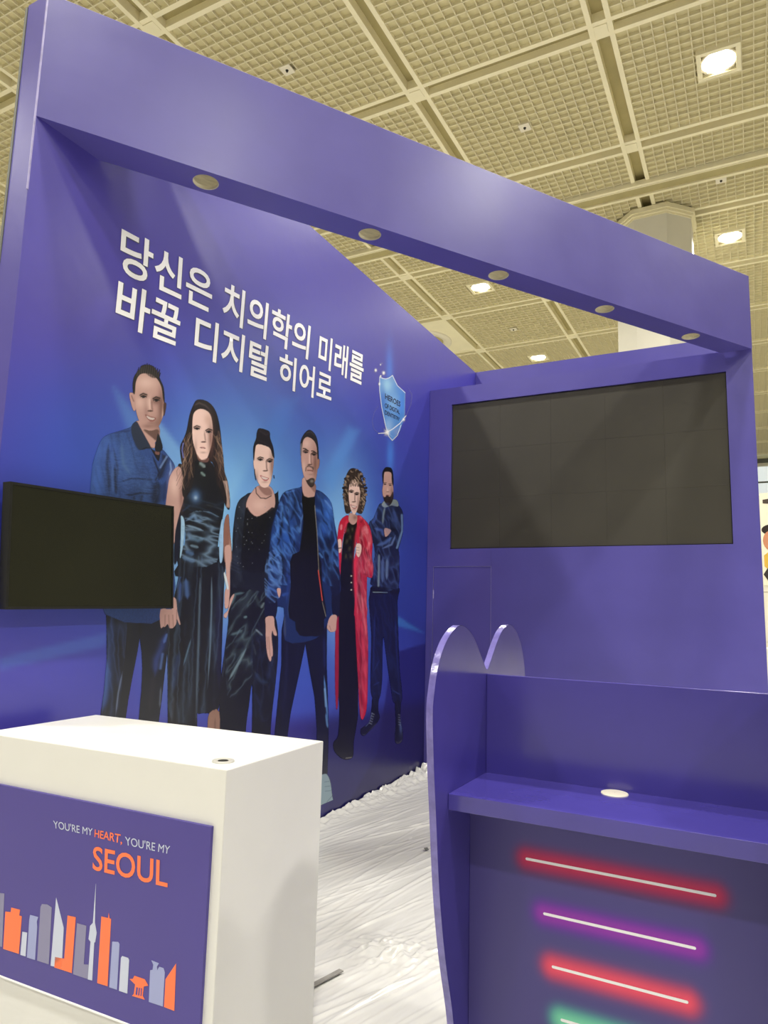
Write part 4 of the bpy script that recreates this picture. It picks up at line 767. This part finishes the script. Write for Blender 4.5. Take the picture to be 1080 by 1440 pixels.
# ------------------------------------------------------------------ white counter at the left
ct = empty('white_counter', (-2.6, 1.68, 0)); tag(ct, 'white box counter with a violet city skyline panel on its front', 'counter')
O = Vector((-2.6, 1.68, 0))
K = [Vector(p) - O for p in ((-2.598, 1.699, 0), (-1.447, 1.744, 0), (-1.467, 2.320, 0), (-2.623, 2.243, 0))]
def shell(pts, z0, z1, bev=.0015):
    bm = Prism([Vector((p.x, p.y, z0)) for p in pts], (0, 0, z1 - z0))
    bmesh.ops.bevel(bm, geom=list(bm.edges), offset=bev, segments=2, affect='EDGES'); return bm
obj('body', shell(K, 0, 1.0), M['white'], ct)
fd = (K[1] - K[0]).normalized(); fn = Vector((fd.y, -fd.x, 0)); fo = .012
CP0 = O + K[1] + fn * fo
def onC(u, v): return onP(u, v, CP0, fn) - O
tr_, = [onC(297, 1163)]; x_r = (tr_ - K[0]).dot(fd); z_t = tr_.z; z_b = onC(0, 1371).z; 
x_l = (K[1] - K[0]).length - x_r
def fpt(s, z, o=fo): return K[0] + fd * s + fn * o + Vector((0, 0, z))
fg = obj('skyline_panel', Prism([fpt(x_l, z_b), fpt(x_r, z_b), fpt(x_r, z_t), fpt(x_l, z_t)], -fn * .0115), M['graphic'], ct)
obj('panel_rim', Prism([fpt(x_l - .003, z_b - .006, fo + .001), fpt(x_r + .001, z_b - .006, fo + .001), fpt(x_r + .001, z_b, fo + .001), fpt(x_l - .003, z_b, fo + .001)], -fn * .0125), M['ink_w'], ct)
def onC2(u, v): return onP(u, v, CP0 + fn * .0012, fn) - O
def C1(pts): return [(x / 3.6, 1120 + y / 3.6) for x, y in pts]
text_print('slogan_lettering', "YOU'RE MY", C1([(268, 120), (469, 161), (467, 199), (272, 160)]), onC2, M['ink_p'], fg, .0)
text_print('slogan_lettering', "HEART,", C1([(480, 167), (621, 194), (617, 247), (478, 212)]), onC2, M['ink_o'], fg, .012)
text_print('slogan_lettering', "YOU'RE MY", C1([(632, 201), (862, 250), (856, 292), (636, 246)]), onC2, M['ink_p'], fg, .0)
text_print('city_lettering', "SEOUL", C1([(472, 250), (851, 330), (848, 462), (468, 372)]), onC2, M['ink_o'], fg, .014)
SKY = [ # outline in crop units, ink
 ('building_print', 'ink_g', [(-60, 480), (-22, 486), (22, 492), (10, 762), (-60, 745)]),
 ('building_print', 'ink_o', [(27, 583), (54, 586), (57, 563), (101, 574), (97, 603), (110, 607), (95, 797), (16, 772)]),
 ('building_print', 'ink_p', [(113, 685), (137, 690), (129, 810), (103, 802)]),
 ('building_print', 'ink_b', [(152, 600), (193, 611), (186, 634), (188, 660), (177, 828), (136, 815), (148, 625)]),
 ('building_print', 'ink_g', [(212, 545), (240, 547), (262, 562), (247, 850), (188, 831), (205, 560)]),
 ('building_print', 'ink_p', [(284, 513), (322, 665), (312, 870), (256, 857)]),
 ('building_print', 'ink_o', [(342, 603), (383, 612), (363, 894), (275, 866), (278, 812), (325, 822)]),
 ('building_print', 'ink_g', [(390, 642), (437, 655), (424, 850), (448, 852), (445, 925), (370, 900)]),
 ('tower_print', 'ink_p', [(485, 442), (482, 545), (480, 640), (489, 690), (482, 738), (477, 740), (466, 932), (444, 926), (458, 735), (448, 722), (456, 655), (470, 640), (477, 545)]),
 ('building_print', 'ink_o', [(513, 608), (547, 616), (550, 590), (554, 618), (562, 620), (544, 961), (492, 945)]),
 ('building_print', 'ink_b', [(568, 735), (598, 737), (605, 748), (592, 979), (553, 966)]),
 ('building_print', 'ink_p', [(618, 808), (648, 818), (653, 828), (644, 998), (602, 984), (612, 818)]),
 ('pavilion_print', 'ink_o', [(680, 908), (732, 926), (750, 958), (728, 962), (722, 1010), (732, 1029), (668, 1010), (677, 1000), (684, 952), (656, 925), (672, 924)]),
 ('building_print', 'ink_b', [(766, 830), (804, 845), (794, 862), (796, 880), (806, 862), (828, 870), (834, 890), (824, 1064), (753, 1040), (760, 880), (772, 878), (776, 852)]),
 ('building_print', 'ink_o', [(891, 846), (882, 1086), (830, 1066), (838, 925)]),
]
for n_, ink, pts in SKY:
    pp = [onC2(*p) for p in C1(pts)]
    obj(n_, Prism(pp, -fn * .0008), M[ink], fg)
def onC3(u, v): return onP(u, v, CP0 + fn * .0016, fn) - O
for pts in ([(690, 966), (698, 968), (694, 1006), (686, 1003)], [(703, 968), (709, 970), (705, 1008), (699, 1007)], [(714, 970), (719, 972), (716, 1011), (711, 1010)]):
    obj('pavilion_gap_print', Prism([onC3(*p) for p in C1(pts)], -fn * .0002), M['graphic'], fg)
bm = bmesh.new(); gx, gy = -1.538 - O.x, 1.833 - O.y
obj('cable_grommet', lathe(bm, [(.036, .9995), (.035, 1.005), (.027, 1.006), (.024, 1.002), (.001, 1.002)], (gx, gy, 0)), M['ring'], ct, smooth=True)
obj('grommet_slot', cyl(bmesh.new(), (gx - .003, gy + .003, 1.0026), .017, .001, 20), M['dark'], ct)

# ------------------------------------------------------------------ kiosk with the tooth shaped side panels
KX = -.772
prof = [(647, 880), (654.6, 882.5), (663, 891), (670, 905), (675.4, 919), (679.6, 930.4), (685.5, 938.5), (692, 939.8), (697, 934.6), (700.2, 922), (704.6, 905.4), (710.8, 888.8), (719, 880.4)]
front = [(638, 1440), (626, 1346), (618, 1253.5), (613.3, 1147), (610.3, 1078), (608.8, 1005), (611, 974), (615, 945), (621, 920), (629.6, 899), (639, 885.6)]
pf = [(onX(*p, KX).y, onX(*p, KX).z) for p in front]; pt = [(onX(*p, KX).y, onX(*p, KX).z) for p in prof]
ymid = 2.192
low = [(2.02, 0), (1.975, .12), (1.94, .26)]
half = low + pf + [p for p in pt if p[0] < ymid - .004]
full = half + [(ymid, min(p[1] for p in pt) - .002)] + [(2 * ymid - y, z) for y, z in half[::-1]]
def crs(pts, n=4):
    out = []
    for k in range(len(pts) - 1):
        p0, p1, p2, p3 = pts[max(k - 1, 0)], pts[k], pts[k + 1], pts[min(k + 2, len(pts) - 1)]
        for q_ in range(n):
            t = q_ / n; out.append(tuple(.5 * (2 * b + (c - a) * t + (2 * a - 5 * b + 4 * c - d_) * t * t + (3 * b - a - 3 * c + d_) * t ** 3) for a, b, c, d_ in zip(p0, p1, p2, p3)))
    return out + [pts[-1]]
full = crs(full)
kk = empty('kiosk', (KX, 1.88, 0)); tag(kk, 'violet kiosk with a tooth shaped side panel, a shelf and neon stripes on its front', 'kiosk')
def loc(p): return Vector(p) - Vector((KX, 1.88, 0))
KR = .052
for x, s in ((KX, -.0195), (KR, .0195)):
    bm = Prism([loc((x, y, z)) for y, z in full], (s, 0, 0))
    o = obj('side_panel', bm, M['violet_k'], kk)
    # glossy pale edge band
    bm = bmesh.new(); n = len(full); vs = []
    for k, (y, z) in enumerate(full):
        y1_, z1_ = full[max(k - 1, 0)]; y2_, z2_ = full[min(k + 1, n - 1)]; t = Vector((y2_ - y1_, z2_ - z1_)).normalized(); nn = Vector((-t.y, t.x)) * .0012
        vs.append([bm.verts.new(loc((x + a_, y + nn.x * 1, z + nn.y * 1))) for a_ in (0, s)])
    for a_, b_ in zip(vs, vs[1:]): bm.faces.new((a_[0], a_[1], b_[1], b_[0]))
    obj('edge_band', bm, M['band'] if 'band' in M else M['edge'], o, smooth=True)
def KB(a, b, name, m='violet_k', bev=.0015): return obj(name, Box(loc(a), loc(b), bev), M[m], kk)
KB((KX + .0005, 2.187, .958), (KR - .0005, 2.205, 1.304), 'back_panel')
sh = KB((KX + .0005, 1.876, .957), (KR - .0005, 2.1865, 1.0), 'shelf')
KB((KX + .0005, 2.05, .0), (KR - .0005, 2.35, .9565), 'cabinet')
KB((KX + .0005, 2.05, .9), (KX + .004, 2.052, .956), 'corner_joint', 'edge', 0)
g0 = loc((-.3724, 2.1445, 0))
obj('cable_grommet', lathe(bmesh.new(), [(.001, 1.0035), (.034, 1.0035), (.037, 1.0025), (.038, .9995)], (g0.x, g0.y, 0)), M['plast'], sh, smooth=True)
# printed panel with neon stripes: colours per vertex
nx, nz = 220, 250
X = np.linspace(KX + .001, KR - .001, nx); Z = np.linspace(.0, .955, nz); GX, GZ = np.meshgrid(X, Z)
def lin(c): return np.array(s2l(c))
base = np.ones((nz, nx, 3)) * lin('#4c4585')
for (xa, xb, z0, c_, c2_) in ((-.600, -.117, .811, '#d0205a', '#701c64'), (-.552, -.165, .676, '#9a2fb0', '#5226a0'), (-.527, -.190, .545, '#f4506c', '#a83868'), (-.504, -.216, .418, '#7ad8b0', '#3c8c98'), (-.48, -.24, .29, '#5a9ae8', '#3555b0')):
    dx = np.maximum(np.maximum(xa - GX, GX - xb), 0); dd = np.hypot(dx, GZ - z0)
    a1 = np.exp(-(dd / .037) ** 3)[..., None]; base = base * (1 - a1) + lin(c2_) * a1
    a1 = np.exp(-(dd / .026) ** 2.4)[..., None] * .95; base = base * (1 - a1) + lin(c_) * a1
vt = np.stack([GX - KX, np.full_like(GX, 2.0493 - 1.88), GZ], -1).reshape(-1, 3)
idx = np.arange(nx * nz).reshape(nz, nx); fc = np.stack([idx[:-1, :-1], idx[:-1, 1:], idx[1:, 1:], idx[1:, :-1]], -1).reshape(-1, 4)
npn = colmesh('neon_panel', vt, fc, base.reshape(-1, 3), M['neon'], kk)
npn['label'] = 'front film printed with glowing neon stripes'
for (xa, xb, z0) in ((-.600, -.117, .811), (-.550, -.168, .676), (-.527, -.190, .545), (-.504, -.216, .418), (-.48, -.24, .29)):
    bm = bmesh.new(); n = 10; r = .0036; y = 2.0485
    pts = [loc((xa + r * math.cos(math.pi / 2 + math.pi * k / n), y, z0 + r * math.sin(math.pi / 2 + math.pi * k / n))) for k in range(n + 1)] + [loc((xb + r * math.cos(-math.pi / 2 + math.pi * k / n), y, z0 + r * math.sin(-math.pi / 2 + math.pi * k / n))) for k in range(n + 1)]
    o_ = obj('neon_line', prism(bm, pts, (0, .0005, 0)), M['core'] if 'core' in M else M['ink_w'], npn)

# ------------------------------------------------------------------ crinkled protective film on the booth floor
rng = np.random.default_rng(4)
xs = np.concatenate([np.linspace(WX + .012, -.62, 335), np.linspace(-.58, 1.6, 45)]); ys = np.concatenate([np.linspace(.6, 1.78, 25), np.linspace(1.8, 6.105, 600)]); PX, PY = np.meshgrid(xs, ys)
zz = np.full_like(PX, .006)
for k in range(420):
    # long shallow creases running roughly away from the camera
    cx_, cy_ = rng.uniform(-2.8, 1.2), rng.uniform(1.4, 5.6); th = math.radians(rng.normal(76, 6)); ln = rng.uniform(.3, 1.1); wd = rng.uniform(.005, .011); hh = wd * rng.uniform(.15, .6)
    a_ = (PX - cx_) * math.cos(th) + (PY - cy_) * math.sin(th); b_ = -(PX - cx_) * math.sin(th) + (PY - cy_) * math.cos(th) + .05 * np.sin(a_ * 2.1 + k)
    zz += hh * np.exp(-(b_ / wd) ** 2) * np.exp(-(a_ / ln) ** 4)
def vnoise(x, y, seed):
    r = np.random.default_rng(seed).random((64, 64)); xi = np.floor(x).astype(int); yi = np.floor(y).astype(int); fx = x - xi; fy = y - yi
    fx = fx * fx * (3 - 2 * fx); fy = fy * fy * (3 - 2 * fy); g_ = lambda i, j: r[i % 64, j % 64]
    return g_(xi, yi) * (1 - fx) * (1 - fy) + g_(xi + 1, yi) * fx * (1 - fy) + g_(xi, yi + 1) * (1 - fx) * fy + g_(xi + 1, yi + 1) * fx * fy
near_wall = np.exp(-((PX - WX) / (.05 + .05 * np.clip(PY - 3.6, 0, 3))) ** 2) * np.clip((PY - 2.6) / 2.5, 0.08, 1.2)
cr = np.abs(vnoise(PX * 14, PY * 9, 1) - .5) * 2; cr2 = np.abs(vnoise(PX * 34 + 5, PY * 22, 2) - .5) * 2
zz += near_wall * (.012 + .03 * (1 - cr) + .022 * (1 - cr2))
back = np.exp(-((PY - 6.1) / .25) ** 2); zz += back * (.01 + .03 * (1 - cr))
pile = np.exp(-((PX + 1.47) / .16) ** 2 - ((PY - 2.95) / .12) ** 2); zz += pile * .03 * (1 - cr2)
zz += .0025 * vnoise(PX * 3, PY * 3, 3) + .004 * np.abs(vnoise(PX * 22 - PY * 5, PY * 3.2, 5) - .5) + .0022 * np.abs(vnoise(PX * 45 - PY * 11, PY * 7, 6) - .5)
iv = np.arange(PX.size).reshape(PX.shape); fcs = np.stack([iv[:-1, :-1], iv[:-1, 1:], iv[1:, 1:], iv[1:, :-1]], -1).reshape(-1, 4)
M['film'] = mat('clear_protective_film', '#d6d5cf', .25, .5, coat=.3, noise=.015, nscale=2, bump=.12, bscale=40, bdist=.01, stretch=(1, .25, 1))
me = bpy.data.meshes.new('floor_film'); me.from_pydata(np.stack([PX, PY, zz], -1).reshape(-1, 3).tolist(), [], fcs.tolist()); me.materials.append(M['film'])
me.polygons.foreach_set('use_smooth', [True] * len(me.polygons)); me.update()
ff = bpy.data.objects.new('floor_film', me); C.objects.link(ff); tag(ff, 'crinkled translucent plastic film covering the white booth floor', 'plastic film')
p1, p2 = onZ(446, 1383, .02), onZ(480, 1365, .02)
t = (p2 - p1).normalized(); nn = Vector((-t.y, t.x, 0)) * .012
tag(obj('floor_strip', Prism([p1 - t * .3 - nn, p2 - nn, p2 + nn, p1 - t * .3 + nn], (0, 0, .004)), M['tape']), 'short grey strip lying on the floor film beside the white counter', 'strip')
tag(obj('paper_scrap', Prism([onZ(596, 1193, .02), onZ(601, 1192, .02), onZ(603, 1195, .02), onZ(598, 1196, .02)], (0, 0, .003)), M['frame']), 'tiny grey scrap lying on the floor film', 'scrap')
